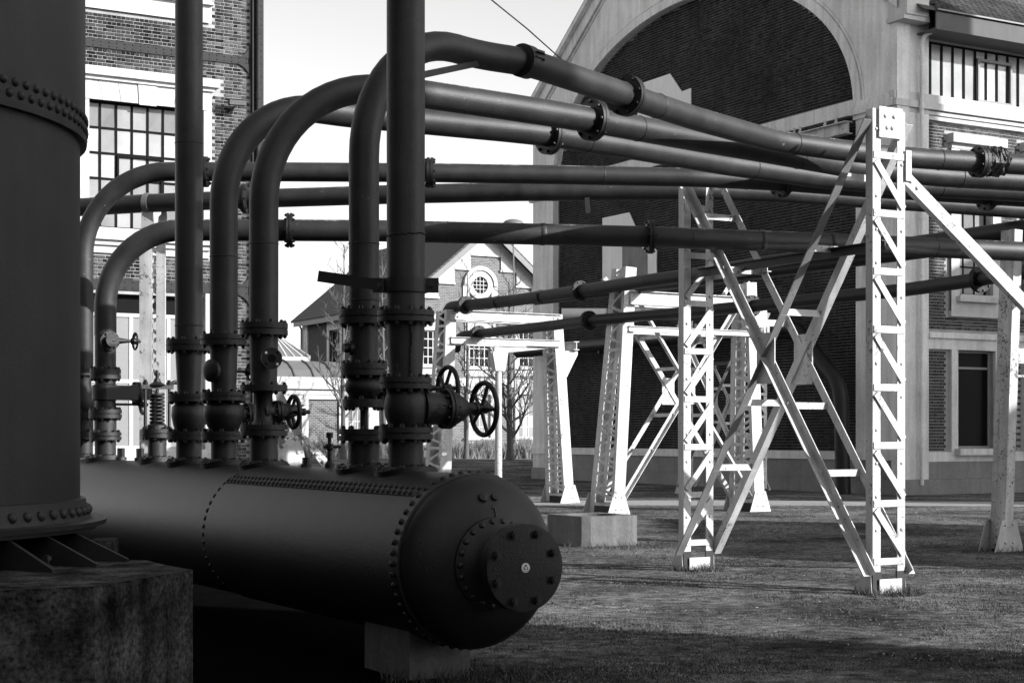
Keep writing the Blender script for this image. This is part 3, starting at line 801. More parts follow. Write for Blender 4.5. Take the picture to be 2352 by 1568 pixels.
part('flank_wall', wall_holes(Pk, 0, HD, 0, ZE, FH, .3), M['brickHd'], house, smooth=0)
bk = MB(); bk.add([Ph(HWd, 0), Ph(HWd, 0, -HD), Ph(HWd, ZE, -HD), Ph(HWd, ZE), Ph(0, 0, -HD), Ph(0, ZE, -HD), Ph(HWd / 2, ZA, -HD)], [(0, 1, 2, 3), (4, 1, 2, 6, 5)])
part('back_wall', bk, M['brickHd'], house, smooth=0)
sl = (ZA - ZE) / (HWd / 2)
for sg in (0, 1):
    def R_(q, o): return Ph(q if sg == 0 else HWd - q, ZE + .12 + q * sl, o)
    rr = MB(); rr.prism([R_(-.75, .75), R_(HWd / 2, .75), R_(HWd / 2, -HD - .5), R_(-.75, -HD - .5)], Z * .14)
    part('roof', rr, M['tileH'], house, smooth=0)
    vb = MB(); vb.prism([R_(-.8, .78), R_(HWd / 2, .78), R_(HWd / 2, .70), R_(-.8, .70)], Z * -.42)
    part('bargeboard', vb, M['zinc'], house, smooth=0)
    ew = MB(); ew.prism([R_(-.75, .6), R_(0, .6), R_(0, -HD), R_(-.75, -HD)], Z * -.3)
    part('eaves', ew, M['frame_g'], house, smooth=0)
    for i in range(5):                                           # white stone steps under the verge
        a = .05 + i * 1.1; zt = ZE + (a + 1.05) * sl - .12; zl = ZE + a * sl - (.75 if i else 1.6)
        q = MB()
        def bx(s0, s1, z0, z1, o):
            return pbox(q, Ph, s0 if sg == 0 else HWd - s1, s1 if sg == 0 else HWd - s0, z0, z1, 0, o)
        q.prism([Ph(v if sg == 0 else HWd - v, w, .01) for v, w in ((a, zl), (a + 1.08, zl), (a + 1.08, ZE + (a + 1.08) * sl - .05), (a, ZE + a * sl - .05))], NX * .09)
        bx(a, a + 1.14, zl - .12, zl - .003, .14)
        part('gable_step', q, M['stone'], house, smooth=0)
# round window
oc = MB(); ro, ri = .86, .52
def ring(b, r0, r1, o0, o1, th0, th1, n=28):
    for i in range(n):
        p, q = th0 + (th1 - th0) * i / n, th0 + (th1 - th0) * (i + 1) / n
        A = [(so_c[0] + r * math.cos(t), so_c[1] + r * math.sin(t)) for r, t in ((r0, p), (r0, q), (r1, q), (r1, p))]
        b.add([Ph(a, c, o1) for a, c in A], [(0, 1, 2, 3)])
        for (u_, w_) in ((0, 1), (3, 2)): b.add([Ph(*A[u_], o0), Ph(*A[w_], o0), Ph(*A[w_], o1), Ph(*A[u_], o1)], [(0, 1, 2, 3)])
ring(oc, ri, ro, 0, .12, 0, 2 * math.pi); ring(oc, ro + .05, ro + .3, 0, .2, -.05, math.pi + .05)
pbox(oc, Ph, so_c[0] - 1.2, so_c[0] - .78, so_c[1] - 1.0, so_c[1] - .05, 0, .1); pbox(oc, Ph, so_c[0] + .78, so_c[0] + 1.2, so_c[1] - 1.0, so_c[1] - .05, 0, .1)
pbox(oc, Ph, so_c[0] - .78, so_c[0] + .78, so_c[1] - 1.4, so_c[1] - .84, 0, .1)
part('oculus_surround', oc, M['stone'], house, smooth=0)
og = MB(); og.add([Ph(so_c[0] + ri * math.cos(t), so_c[1] + ri * math.sin(t), .015) for t in [2 * math.pi * i / 24 for i in range(24)]], [tuple(range(24))])
ow_ = part('oculus', og, M['glass_k'], house, smooth=0)
for k in (-.24, .24, 0.0):
    hh = math.sqrt(ri * ri - k * k)
    part('glazing_bar', pbox(MB(), Ph, so_c[0] + k - .02, so_c[0] + k + .02, so_c[1] - hh, so_c[1] + hh, .02, .05), M['stone'], ow_, smooth=0)
    part('glazing_bar', pbox(MB(), Ph, so_c[0] - hh, so_c[0] + hh, so_c[1] + k - .02, so_c[1] + k + .02, .02, .048), M['stone'], ow_, smooth=0)
for i, h in enumerate(HW):
    lit = i > 2
    w = h[1] - h[0]
    window(house, Ph, h[0], h[1], h[2], h[3], [h[0] + w * k for k in (.25, .5, .75)], [h[2] + (h[3] - h[2]) * k for k in (.25, .5, .75)], -.1, .08, .06, M['stone'], M['glass_d'] if lit else M['glass_k'])
    part('window_surround', wall_holes(Ph, h[0] - .32, h[1] + .32, h[2] - .55, h[3] + .5, [h], .1, .08), M['stone'], house, smooth=0)
    part('sill', pbox(MB(), Ph, h[0] - .4, h[1] + .4, h[2] - .14, h[2], 0, .22), M['stone'], house, smooth=0)
zsc = hp(1040, 735)[1]; zs2 = hp(1040, 868)[1]
part('string_course', pbox(MB(), Ph, -.02, HWd, zsc, zsc + .32, 0, .1), M['stone'], house, smooth=0)
part('string_course', pbox(MB(), Ph, -.02, HWd, zs2 - .5, zs2, 0, .12), M['stone'], house, smooth=0)
for h in FH:
    window(house, Pk, h[0], h[1], h[2], h[3], [(h[0] + h[1]) / 2], [h[2] + 1.2, h[2] + 2.2], -.2, .08, .07, M['frame_g'], M['glass_k'])
    part('window_surround', wall_holes(Pk, h[0] - .35, h[1] + .35, h[2] - .3, h[3] + .55, [h], .1, .06), M['plaster'], house, smooth=0)
part('corner_pier', pbox(MB(), Pk, HD - .9, HD + .02, 0, ZE, -.05, .1), M['plaster'], house, smooth=0)
part('down_pipe', MB().tube([Pk(HD - .1, 0, .2), Pk(HD - .1, ZE - .9, .2), Pk(HD - .1, ZE - .3, .6)], .07, 8), M['frame_g'], house)

OW = at(705, 1000, 86.0); OW.z = 0
def Pw(s, z, o=0): return OW + VX * s + NX * o + Z * z
def wp(x, y): return on_plane(OW, VX, x, y)
wing = thing('low_wing', 'low brick wing with white pilasters, curved zinc roof and glazed lantern', 'building', OW)
wa, wb = wp(560, 900)[0], wp(905, 900)[0]
zc_t, zc_b = wp(705, 866)[1], wp(705, 906)[1]
WD = [wp(642, 950)[0], wp(692, 950)[0], .3, wp(660, 930)[1]]
WW = [wp(800, 930)[0], wp(845, 930)[0], wp(820, 1010)[1], wp(820, 905 + 20)[1]]
part('wall', wall_holes(Pw, wa, wb, 0, zc_b, [WD, WW], .3), M['brickH'], wing, smooth=0)
ba, bb_ = wp(707, 950)[0], wp(777, 950)[0]
for (a, c, h) in ((wa, ba, [WD]), (bb_, wb, [WW])):
    part('pilaster', wall_holes(Pw, a, c, .3, zc_b, h, .15, .12), M['stone'], wing, smooth=0)
part('cornice', pbox(pbox(pbox(MB(), Pw, wa, wb, zc_b + .3, zc_t, -.2, .35), Pw, wa, wb, zc_b, zc_b + .3, 0, .18), Pw, ba - .3, bb_ + .3, zc_b - .25, zc_b - .004, 0, .15), M['stone'], wing, smooth=0)
window(wing, Pw, WW[0], WW[1], WW[2], WW[3], [WW[0] + (WW[1] - WW[0]) * k for k in (.25, .5, .75)], [WW[2] + (WW[3] - WW[2]) * .5], -.1, .08, .06, M['stone'], M['glass_d'])
window(wing, Pw, WD[0], WD[1], WD[2], WD[3], [(WD[0] + WD[1]) / 2], [1.2], -.15, .12, .1, M['frame_g'], M['glass_d'], 'door')
part('door_hood', pbox(MB(), Pw, WD[0] - .2, WD[1] + .2, WD[3] + .02, WD[3] + .28, 0, .3), M['stone'], wing, smooth=0)
rf = MB(); ar = [(.2, zc_t - .05), (-.25, zc_t + .42), (-.85, zc_t + .75), (-1.6, zc_t + .95)]
for i in range(3):
    (o0, z0), (o1, z1) = ar[i], ar[i + 1]
    rf.add([Pw(wa, z0, o0), Pw(wb, z0, o0), Pw(wb, z1, o1), Pw(wa, z1, o1)], [(0, 1, 2, 3)])
rf.add([Pw(wa, ar[3][1], ar[3][0]), Pw(wb, ar[3][1], ar[3][0]), Pw(wb, ar[3][1], -9), Pw(wa, ar[3][1], -9)], [(0, 1, 2, 3)])
rf.add([Pw(wb, 0, 0), Pw(wb, 0, -9), Pw(wb, zc_t + .9, -9), Pw(wb, zc_t, 0)], [(0, 1, 2, 3)])
part('roof', rf, M['zinc'], wing, smooth=0)
for k in range(8):
    s = wa + .6 + k * (wb - wa - 1) / 7
    part('roof_rib', MB().tube([Pw(s, z + .03, o) for o, z in ar], .06, 6), M['fascia'], wing)
la, lb = wp(610, 830)[0], wp(740, 830)[0]
zl0 = ar[3][1] + .02; lm = (la + lb) / 2; zl1 = wp(683, 783)[1] + .35
part('lantern_base', pbox(MB(), Pw, la, lb, zl0, zl0 + .22, -4.4, -1.7), M['stone'], wing, smooth=0)
ap = [Pw(lm - .4, zl1, -3.0), Pw(lm + .4, zl1, -3.0)]
c4 = [Pw(la, zl0 + .22, -1.7), Pw(lb, zl0 + .22, -1.7), Pw(lb, zl0 + .22, -4.4), Pw(la, zl0 + .22, -4.4)]
lt = MB(); lt.add(c4 + ap, [(0, 1, 5, 4), (1, 2, 5), (2, 3, 4, 5), (3, 0, 4)]); lo_ = part('lantern', lt, M['zinc'], wing, smooth=0)
for k in range(8):
    q = k / 7
    part('lantern_bar', MB().bar(c4[0].lerp(c4[1], q), ap[0].lerp(ap[1], q), .07, .07, VX), M['stone'], lo_, smooth=0)

# ---------------- unseen buildings and a stack added around the yard to cast shade and block sky
def shed(name, label, x0, x1, y0, y1, h):
    t = thing(name, label, 'building', ((x0 + x1) / 2, (y0 + y1) / 2, 0))
    part('wall', MB().box(((x0 + x1) / 2, (y0 + y1) / 2, h / 2), ((x1 - x0) / 2, 0, 0), (0, (y1 - y0) / 2, 0), (0, 0, h / 2)), M['brickH'], t, smooth=0)
    r = MB(); r.prism([(x0 - .4, y0 - .4, h), (x1 + .4, y0 - .4, h), ((x0 + x1) / 2, y0 - .4, h + 2.5)], (0, y1 - y0 + .8, 0))
    part('roof', r, M['tileH'], t, smooth=0)
    for k in range(5):
        y = y0 + (y1 - y0) * (k + .5) / 5
        part('window', MB().box((x0 - .01, y, h * .55), (.03, 0, 0), (0, .8, 0), (0, 0, 1.6)), M['glass_k'], t, smooth=0)
    return t
shed('foreground_shade_block', 'tall unseen building added to shade the grass in front of the drum', 14.0, 18.0, -24.0, 4.6, 14.0)  # unseen, placed to throw the foreground shadow
shed('hall_foot_shade_block', 'unseen building added to shade the foot of the hall', 27.0, 31.0, 28.2, 38.0, 11.6)  # unseen, sized to shade the hall's lower wall
shed('yard_shade_block', 'low unseen building added to shade the middle of the yard', 21.0, 23.0, 11.6, 20.0, 6.6)  # unseen, put in to darken the ground band mid-yard
shed('left_sky_blocker', 'long unseen building added to block the sky beyond the riveted tank', -17.0, -8.5, -26.0, 17.0, 13.0)  # unseen, added to cut off sky light from the left
shed('rear_sky_blocker', 'low unseen building added to block the sky behind the camera', -8.4, 13.0, -22.0, -14.0, 6.0)  # unseen, added to cut off sky light from the rear
cbp = V((30.6, 31.3, 0))
chim = thing('hall_corner_shade_stack', 'tall unseen round stack added to shade the hall corner', 'chimney', cbp)  # unseen, shaped and set so its shadow covers the corner pier
part('stack', MB().lathe([(0, 1.75), (24, 1.35)], cbp, Z, 40), M['brickH'], chim)
part('crown', MB().lathe([(24, 1.35), (24.2, 1.6), (25, 1.6), (25.1, 1.4)], cbp, Z, 40), M['brickH'], chim, smooth=30)
part('base', MB().box(cbp + Z * 1.2, V((2.1, 0, 0)), V((0, 2.1, 0)), Z * 1.2), M['brickH'], chim, smooth=0)

# ================================================================ THE RIVETED DRUM
TH = math.radians(31)
AX = V((-math.sin(TH), math.cos(TH), 0)); PX = V((math.cos(TH), math.sin(TH), 0))
Y0 = 9.9
C0 = at(1089, 1287, Y0); RD = 200 / F * Y0
ZT = C0.z + RD
def dt(x):
    k = (x - CX) / F; return (k * C0.y - C0.x) / (AX.x - k * AX.y)
def dp_(t, phi, r=RD):      # phi from the top, positive to the left-front side
    return C0 + AX * t + (-PX * math.sin(phi) + Z * math.cos(phi)) * r
def dn_(phi): return -PX * math.sin(phi) + Z * math.cos(phi)
TE_ = dt(185) + 1.8
drum = thing('riveted_drum', 'long dark riveted steel pressure drum lying on concrete cradles', 'pressure drum', V((C0.x, C0.y, 0)))
tc1 = 3.35
sh = MB(); sh.lathe([(0.02, RD), (tc1, RD), (tc1 + .001, RD - .012), (dt(205), RD - .012)], C0, AX, 72)
part('shell', sh, M['drum'], drum)
part('shell_course', MB().lathe([(dt(205), RD + .004), (dt(205) + .05, RD + .016), (TE_, RD + .016)], C0, AX, 72), M['drum'], drum)
hd_ = MB(); dep = .27
prof = [(.10, RD + .006), (-.02, RD + .006), (-.025, RD - .008)] + [(-.025 - dep * math.sin(q), (RD - .008) * math.cos(q)) for q in [math.pi / 2 * i / 16 for i in range(1, 16)]]
hd_.lathe(prof, C0, AX, 72)
head = part('dished_head', hd_, M['drum'], drum, smooth=60)
part('end_plate', MB().disc(C0, AX, .01, TE_, 8), M['drum'], drum)
# rivets
rv = ME['rivet']
def rv_ring(t, n, par, r=RD, sc_=1.0):
    for i in range(n):
        q = 2 * math.pi * i / n
        if math.sin(q) < -.75: continue
        piece('rivet', rv, par, dp_(t, q, r), ZZ=dn_(q), scale=sc_)
rv_ring(.05, 52, drum, RD + .006)
rv_ring(tc1 + .05, 52, drum, RD - .012)
rv_ring(dt(205) + .09, 40, drum, RD + .016)
phs = math.radians(37)
part('lap_seam', MB().lathe([(0, .001), (0, .001)], C0, AX, 4), M['drum'], drum) if False else None
ls = MB()
for (t0, t1, r) in ((.11, tc1 - .01, RD),):
    for i in range(8):
        q0 = phs - .085 + .17 * i / 8; q1 = phs - .085 + .17 * (i + 1) / 8
        ls.add([dp_(t0, q0, r + .007), dp_(t1, q0, r + .007), dp_(t1, q1, r + .007), dp_(t0, q1, r + .007)], [(0, 1, 2, 3)])
    for q in (phs - .085, phs + .085): ls.add([dp_(t0, q, r + .007), dp_(t1, q, r + .007), dp_(t1, q, r - .01), dp_(t0, q, r - .01)], [(0, 1, 2, 3)])
seam = part('lap_seam', ls, M['drum'], drum)
n_r = 42
for i in range(n_r):
    t = .14 + (tc1 - .2) * i / (n_r - 1)
    piece('rivet', rv, seam, dp_(t, phs - .045, RD + .007), ZZ=dn_(phs - .045))
    piece('rivet', rv, seam, dp_(t + .037, phs + .045, RD + .007), ZZ=dn_(phs + .045))
for i in range(26):
    t = tc1 + .2 + (dt(300) - tc1) * i / 25
# manhole nozzle on the head
nz = MB(); E_ = -AX
def hx(r): return .025 + dep * math.sqrt(max(0, 1 - (r / RD) ** 2))
nz.lathe([(hx(.285), .285), (hx(.285) + .022, .285), (hx(.22) + .03, .235), (hx(.2) + .06, .195), (hx(.2) + .1, .178), (.555, .178)], C0, E_, 48)
nzo = part('manhole_neck', nz, M['drum'], drum, smooth=50)
for i in range(22):
    q = 2 * math.pi * i / 22; d = PX * math.cos(q) + Z * math.sin(q)
    nn = (E_ + d * .35).normalized()
    piece('rivet', rv, nzo, C0 + E_ * (hx(.258) + .020) + d * .258, ZZ=nn, scale=1.12)
fl = MB(); fl.lathe([(.53, .262), (.565, .262), (.567, .255), (.57, .262), (.612, .262), (.614, .25)], C0, E_, 64)
flo = part('manhole_cover', fl, M['drum'], drum, smooth=25)
hb = hexmesh('bolt', .026, -.085, .022, M['bolt'])
for i in range(8):
    q = math.pi / 8 + 2 * math.pi * i / 8; d = PX * math.cos(q) + Z * math.sin(q)
    piece('bolt', hb, flo, C0 + E_ * .614 + d * .212, ZZ=E_)
# round emblem sticker with a small crest
sx_, sz_ = at(1208, 1304, 9.35), 0
cc0 = C0 + E_ * .616
st_ = MB().disc(cc0, E_, .029, .002, 32); sto = part('emblem_sticker', st_, M['badge_w'], flo, smooth=0)
em = MB()
def e2(x, y): return cc0 + E_ * .0035 + PX * x * .029 + Z * y * .029
em.prism([e2(-.45, -.35), e2(.45, -.35), e2(.5, .05), e2(.3, .2), e2(.18, .55), e2(0, .72), e2(-.18, .55), e2(-.3, .2), e2(-.5, .05)], E_ * .001)
part('crest', em, M['badge_k'], sto, smooth=0)
em = MB(); em.prism([e2(-.28, -.22), e2(.28, -.22), e2(.26, .12), e2(0, .34), e2(-.26, .12)], E_ * .0018); part('crest_field', em, M['badge_w'], sto, smooth=0)
em = MB()
for i in range(9):
    q = math.pi * (1.2 + .6 * i / 8); c_ = e2(.78 * math.cos(q), .78 * math.sin(q)); em.box(c_, PX * .0016, Z * .0016, E_ * .0008)
part('lettering', em, M['badge_k'], sto, smooth=0)
# stamped discs and the figure 1 on the head
def on_head(px_, pz_):       # position on the dome from offsets across / up
    r = math.hypot(px_, pz_); d = (PX * px_ + Z * pz_) / r
    x = hx(r); sl_ = dep / RD * (r / RD) / math.sqrt(max(.02, 1 - (r / RD) ** 2))
    n = (E_ + d * sl_).normalized()
    return C0 + E_ * x + PX * px_ + Z * pz_, n
for (dx_, dz_, r) in ((-.052, .405, .032), (.028, .405, .024)):
    p_, n_ = on_head(dx_, dz_)
    so_ = part('stamped_disc', MB().lathe([(0, r), (.012, r), (.014, r * .9)], p_, n_, 20), M['drum'], drum)
    piece('rivet', rv, so_, p_ + n_ * .010, ZZ=n_, scale=.45)
p_, n_ = on_head(.012, .315); up_ = (Z - n_ * n_.z).normalized(); rt_ = up_.cross(n_)
fg = MB(); fg.bar(p_ - up_ * .042, p_ + up_ * .042, .011, .008, rt_); fg.bar(p_ + up_ * .040, p_ + up_ * .022 - rt_ * .02, .009, .008, up_); fg.bar(p_ - up_ * .042 - rt_ * .018, p_ - up_ * .042 + rt_ * .018, .009, .008, up_)
part('figure_one', fg, M['bolt'], drum, smooth=0)
# small fittings along the crown: plugs, try cock, lifting studs
def plug(t, r, h, nm='plug'):
    q = MB(); q.lathe([(-.01, r * 1.5), (.02, r * 1.4), (.02, r)], dp_(t, 0), Z, 12); q.lathe([(.02, r), (.02 + h, r)], dp_(t, 0), Z, 6)
    part(nm, q, M['iron'], drum)
for x in (278, 322): plug(dt(x), .04, .09, 'stud')
plug(dt(703), .03, .05)
t = dt(757); q = MB(); q.lathe([(-.01, .04), (.03, .036), (.05, .018), (.13, .016), (.14, .03), (.17, .03), (.18, .014), (.22, .014), (.22, .026), (.26, .026)], dp_(t, 0), Z, 12)
q.tube([dp_(t, 0) + Z * .155 - PX * .05, dp_(t, 0) + Z * .155 + PX * .09], .012, 8)
part('try_cock', q, M['iron'], drum)
# concrete cradles
def cradle(t0, t1, p0, p1, zt):
    b = MB(); poly = []
    n = 10
    poly = [C0 + AX * t0 + PX * p0, C0 + AX * t0 + PX * p1]
    pts = [V((q.x, q.y, 0)) for q in poly]
    arc = []
    for i in range(n + 1):
        p = p1 + (p0 - p1) * i / n
        z = C0.z - math.sqrt(max(0, RD * RD - p * p)) + .01 if abs(p) < RD else zt
        z = min(z, zt)
        q = C0 + AX * t0 + PX * p; arc.append(V((q.x, q.y, z)))
    b.prism(pts + arc, AX * (t1 - t0)); return b
for (a, c) in ((.30, .95), (6.4, 7.1)):
    cr = part('concrete_cradle', cradle(a, c, -.30, .14, .36), M['conc_l'], None, smooth=0)
    WL[cr] = V((0, 0, 0))
    tag(cr, 'grey concrete cradle under the near end of the drum' if a < 1 else 'grey concrete cradle under the far end of the drum', 'plinth')

shade_sheet = MB(); cpts = [C0 + AX * .3 - PX * .05, C0 + AX * .9 + PX * .35, C0 + AX * 2.0 + PX * 1.0, C0 + AX * 4.0 + PX * 2.2, C0 + AX * 12 + PX * 6.0, V((-9, 20, 0)), V((-9, 4, 0)), V((-2.5, 4, 0)), C0 - AX * 1.6 - PX * 1.0, C0 - AX * .6 - PX * .5]  # black sheet laid where the ground is in the drum's shade
shade_sheet.add([V((p.x, p.y, .004)) for p in cpts], [tuple(range(len(cpts)))])
struct(part('drum_shade_sheet', shade_sheet, M['drum_shade'], None, smooth=0))

# ================================================================ RISERS
flange_cache = {}
def flange(par, pos, R, th, r_in, nb=10, mat_='iron', ax=Z, bolts=True, br=None, pair=True):
    b = MB()
    if pair:
        h = th / 2 - .004
        b.lathe([(0, R), (h, R)], pos, ax, 40); b.lathe([(h, R * .9), (h + .008, R * .9)], pos, ax, 40); b.lathe([(h + .008, R), (th, R)], pos, ax, 40)
    else: b.lathe([(0, R), (th, R)], pos, ax, 40)
    fo = part('flange', b, M[mat_], par, smooth=25)
    if bolts:
        br = br or .0165
        key = (round(br, 4), round(th, 3))
        if key not in flange_cache: flange_cache[key] = hexmesh('bolt', br, -.018, th + .018, M['bolt'])
        a0 = random.random()
        X_ = V((1, 0, 0)) if abs(ax.z) > .9 else Z
        X_ = (X_ - ax * ax.dot(X_)).normalized(); Y_ = ax.cross(X_)
        for i in range(nb):
            q = a0 + 2 * math.pi * i / nb
            piece('bolt', flange_cache[key], fo, pos + (X_ * math.cos(q) + Y_ * math.sin(q)) * (R - br * 1.5), X=X_, ZZ=ax)
    return fo
def handwheel(par, c, ax, R, r=.016, n=5, stem=.3):
    ax = V(ax).normalized()
    hw = part('handwheel', MB().torus(c, ax, R, r * 1.15), M['iron'], par, smooth=60)
    X_ = (Z - ax * ax.dot(Z)).normalized(); Y_ = ax.cross(X_)
    for i in range(n):
        q = .35 + 2 * math.pi * i / n; d = X_ * math.cos(q) + Y_ * math.sin(q)
        part('spoke', MB().tube([c - ax * .02 + d * .01, c - ax * .012 + d * R * .5, c + d * R], [r * 1.0, r * .8, r * .9], 8), M['iron'], hw)
    part('hub', MB().lathe([(-.045, .022), (-.04, .034), (.02, .034), (.02, .02), (.05, .02), (.05, .012), (.06, .012)], c, ax, 10), M['iron'], hw)
    if stem: part('stem', MB().tube([c - ax * stem, c], .013, 10), M['iron'], par)
    return hw
def saddle(par, t, r):
    b = MB(); n = 28; rr = r * 1.75
    ring_ = []
    def pt(k, q, h): return dp_(t + rr * k * math.cos(q) * 1.08, rr * k * math.sin(q) / RD, RD + h)
    for k, h in ((0.3, .05), (.62, .042), (.98, .034), (1.0, -.01)):
        ring_.append([pt(k, 2 * math.pi * i / n, h) for i in range(n)])
    vs = [p for g_ in ring_ for p in g_]
    fs = []
    for j in range(3):
        for i in range(n): fs.append((j * n + i, j * n + (i + 1) % n, (j + 1) * n + (i + 1) % n, (j + 1) * n + i))
    b.add(vs, fs); so = part('saddle_pad', b, M['iron'], par, smooth=50)
    for i in range(16):
        q = 2 * math.pi * (i + .5) / 16; ph = rr * .83 * math.sin(q) / RD
        piece('rivet', rv, so, pt(.83, q, .036), ZZ=dn_(ph), scale=.95)
    return so
def fillet(pts, rad, n=10, keep=0):
    out = [V(pts[0])]
    for i in range(1, len(pts) - 1):
        a, b, c = V(pts[i - 1]), V(pts[i]), V(pts[i + 1])
        u_, w_ = (a - b), (c - b); la_, lb_ = u_.length, w_.length; u_.normalize(); w_.normalize()
        ang = math.acos(max(-1, min(1, u_.dot(w_)))); 
        if ang > math.pi - .01: out.append(b); continue
        r = rad[i] if isinstance(rad, dict) and i in rad else (rad if not isinstance(rad, dict) else rad.get('d', 1.0))
        tl = min(r / math.tan(ang / 2), (la_ * .49 if i != 2 or not keep else keep * .95) if i > 1 else la_ * .98, (lb_ * .49 if i != 1 or not keep else lb_ - keep) if i < len(pts) - 2 else lb_ * .98)
        r = tl * math.tan(ang / 2)
        bis = (u_ + w_).normalized(); cen = b + bis * (r / math.sin(ang / 2))
        s_, e_ = b + u_ * tl, b + w_ * tl
        v0, v1 = s_ - cen, e_ - cen
        tot = v0.angle(v1)
        for k in range(n + 1):
            q = k / n
            out.append(cen + (v0 * math.sin((1 - q) * tot) + v1 * math.sin(q * tot)) / math.sin(tot))
    out.append(V(pts[-1])); return out

class Riser:
    def __init__(s, x, label, mat_='pipe'):
        s.t = dt(x); p = C0 + AX * s.t; s.p = V((p.x, p.y, 0)); s.Y = p.y; s.m = mat_
        s.root = thing('riser_pipe', label, 'pipe', V((p.x, p.y, ZT)))
    def z(s, y): return HC + (YH - y) / F * s.Y
    def r(s, w): return w / 2 / F * s.Y
    def P(s, y): return V((s.p.x, s.p.y, s.z(y)))
    def pipe(s, y0, y1, w0, w1=None, name='pipe', m=None):
        w1 = w1 or w0
        return part(name, MB().lathe([(0, s.r(w0)), (s.z(y1) - s.z(y0), s.r(w1))], s.P(y0), Z, 36), M[m or s.m], s.root)
    def fl(s, y0, y1, w, nb=10, **k): return flange(s.root, s.P(y0), s.r(w), s.z(y1) - s.z(y0), 0, nb, **k)
    def body(s, prof, name='valve_body'):
        z0 = s.z(prof[0][0]); return part(name, MB().lathe([(s.z(y) - z0, s.r(w)) for y, w in prof], s.P(prof[0][0]), Z, 36), M['iron'], s.root, smooth=50)
    def pathpipe(s, y0, w, zr, pts, rho, dirv, name='pipe', tail=None, w2=None, zs=None):
        top = V((s.p.x, s.p.y, zr)); d = V((dirv[0], dirv[1], 0)).normalized()
        run = [lev(x, y, zr) for x, y in pts]
        P_ = [s.P(y0), top, top + d * (rho + .3)] + run
        f_ = fillet(P_, {1: rho, 'd': 1.4}, 14, .3)
        o = part(name, MB().tube(f_, s.r(w), 32), M[s.m], s.root, smooth=60); s.run = run; s.rr = s.r(w)
        return o
    def runflange(s, x, y, zr, R=None, th=.07, d=None, nb=8):
        c = lev(x, y, zr); i = min(range(len(s.run)), key=lambda k: (s.run[k] - c).length)
        if d is None:
            a = s.run[max(0, i - 1)]; b = s.run[min(len(s.run) - 1, i + 1)]; d = (b - a).normalized()
        return flange(s.root, c - d * th / 2, R or s.rr * 1.62, th, 0, nb, ax=d)
def bonnet(par, c, ax, r, L, wheelR, stem, text=None):
    """gate-valve bonnet: barrel, bolted flange, dome, stem and wheel along ax"""
    ax = V(ax).normalized()
    b = MB(); b.lathe([(0, r * .95), (.01, r * 1.12), (.035, r * 1.12), (.045, r * .98), (L * .62, r * .95)], c, ax, 32)
    bo = part('bonnet', b, M['iron'], par, smooth=40)
    flange(par, c + ax * L * .62, r * 1.22, .05, 0, 10, ax=ax, br=.012)
    b = MB(); b.lathe([(0, r * 1.0), (.05, r * .95), (.10, r * .72), (.14, r * .45), (.16, r * .36), (.20, r * .34), (.20, r * .42), (.22, r * .42), (.22, r * .25), (.26, r * .22)], c + ax * (L * .62 + .05), ax, 28)
    part('bonnet_dome', b, M['iron'], par, smooth=40)
    handwheel(par, c + ax * stem, ax, wheelR, stem=stem - L * .62)
    return bo

# --- R1: the thickest riser, going straight up out of the picture
R1 = Riser(932, 'thickest vertical riser with clamp bracket and large handwheel valve on the drum')
saddle(R1.root, R1.t, R1.r(82)); R1.pipe(1098, 1008, 80, name='stub')
R1.fl(1008, 981, 125, 12); R1.body([(981, 78), (972, 84), (955, 96), (937, 100), (915, 96), (902, 86), (893, 80)]); R1.fl(893, 867, 120, 12)
R1.pipe(867, 740, 76, 88, 'reducer'); R1.fl(740, 714, 132, 12); R1.pipe(714, -700, 88)
weld = MB()
for k in range(16):
    z = R1.z(860) + (R1.z(748) - R1.z(860)) * k / 15; rr_ = R1.r(76 + 12 * k / 15)
    d = (PX * .2 - V((0, 1, 0)) + V((.15, 0, 0))).normalized()
    weld.lathe([(-.012, .004), (-.006, .010), (.006, .011), (.012, .004)], V((R1.p.x, R1.p.y, z)) + d * rr_ + V((random.uniform(-.004, .004), 0, 0)), Z, 8)
part('weld_bead', weld, M['iron'], R1.root)
ring_ = MB()
for k in range(40):
    q = 2 * math.pi * k / 40; ring_.lathe([(-.007, .004), (0, .011), (.007, .004)], R1.P(540) + (PX * math.cos(q) + AX * math.sin(q)) * R1.r(87) + Z * (random.uniform(-.006, .006) + .01 * math.cos(q)), Z, 6)
part('weld_bead', ring_, M['iron'], R1.root)
vc = R1.P(937); bo = bonnet(R1.root, vc + PX * .10, PX, .115, .30, .181, .51)
def words(txt, par, pos, X_, Y_, size, m, name='lettering'):
    c = bpy.data.curves.new('lettering', 'FONT'); c.body = txt; c.size = size; c.extrude = .002; c.align_x = 'CENTER'; c.align_y = 'CENTER'
    o = bpy.data.objects.new('tmp', c); col.objects.link(o)
    bpy.context.view_layer.update()
    me = bpy.data.meshes.new_from_object(o.evaluated_get(bpy.context.evaluated_depsgraph_get()))
    bpy.data.objects.remove(o); me.materials.clear(); me.materials.append(m)
    return piece(name, me, par, pos, X=X_, ZZ=V(X_).cross(V(Y_)))
for (tx, k) in (('JC', .16), ('150', .105)):
    words(tx, bo, vc + PX * (.10 + k) - AX * .112 * 1.0 + Z * .0, -Z, PX, .05, M['drum'])
band = MB(); band.lathe([(0, R1.r(88)), (0, R1.r(100)), (R1.z(640) - R1.z(672), R1.r(100)), (R1.z(640) - R1.z(672), R1.r(88))], R1.P(672), Z, 40)
cl = part('clamp_band', band, M['iron'], R1.root, smooth=30)
zc_ = (R1.z(640) + R1.z(672)) / 2; hh_ = (R1.z(640) - R1.z(672)) / 2
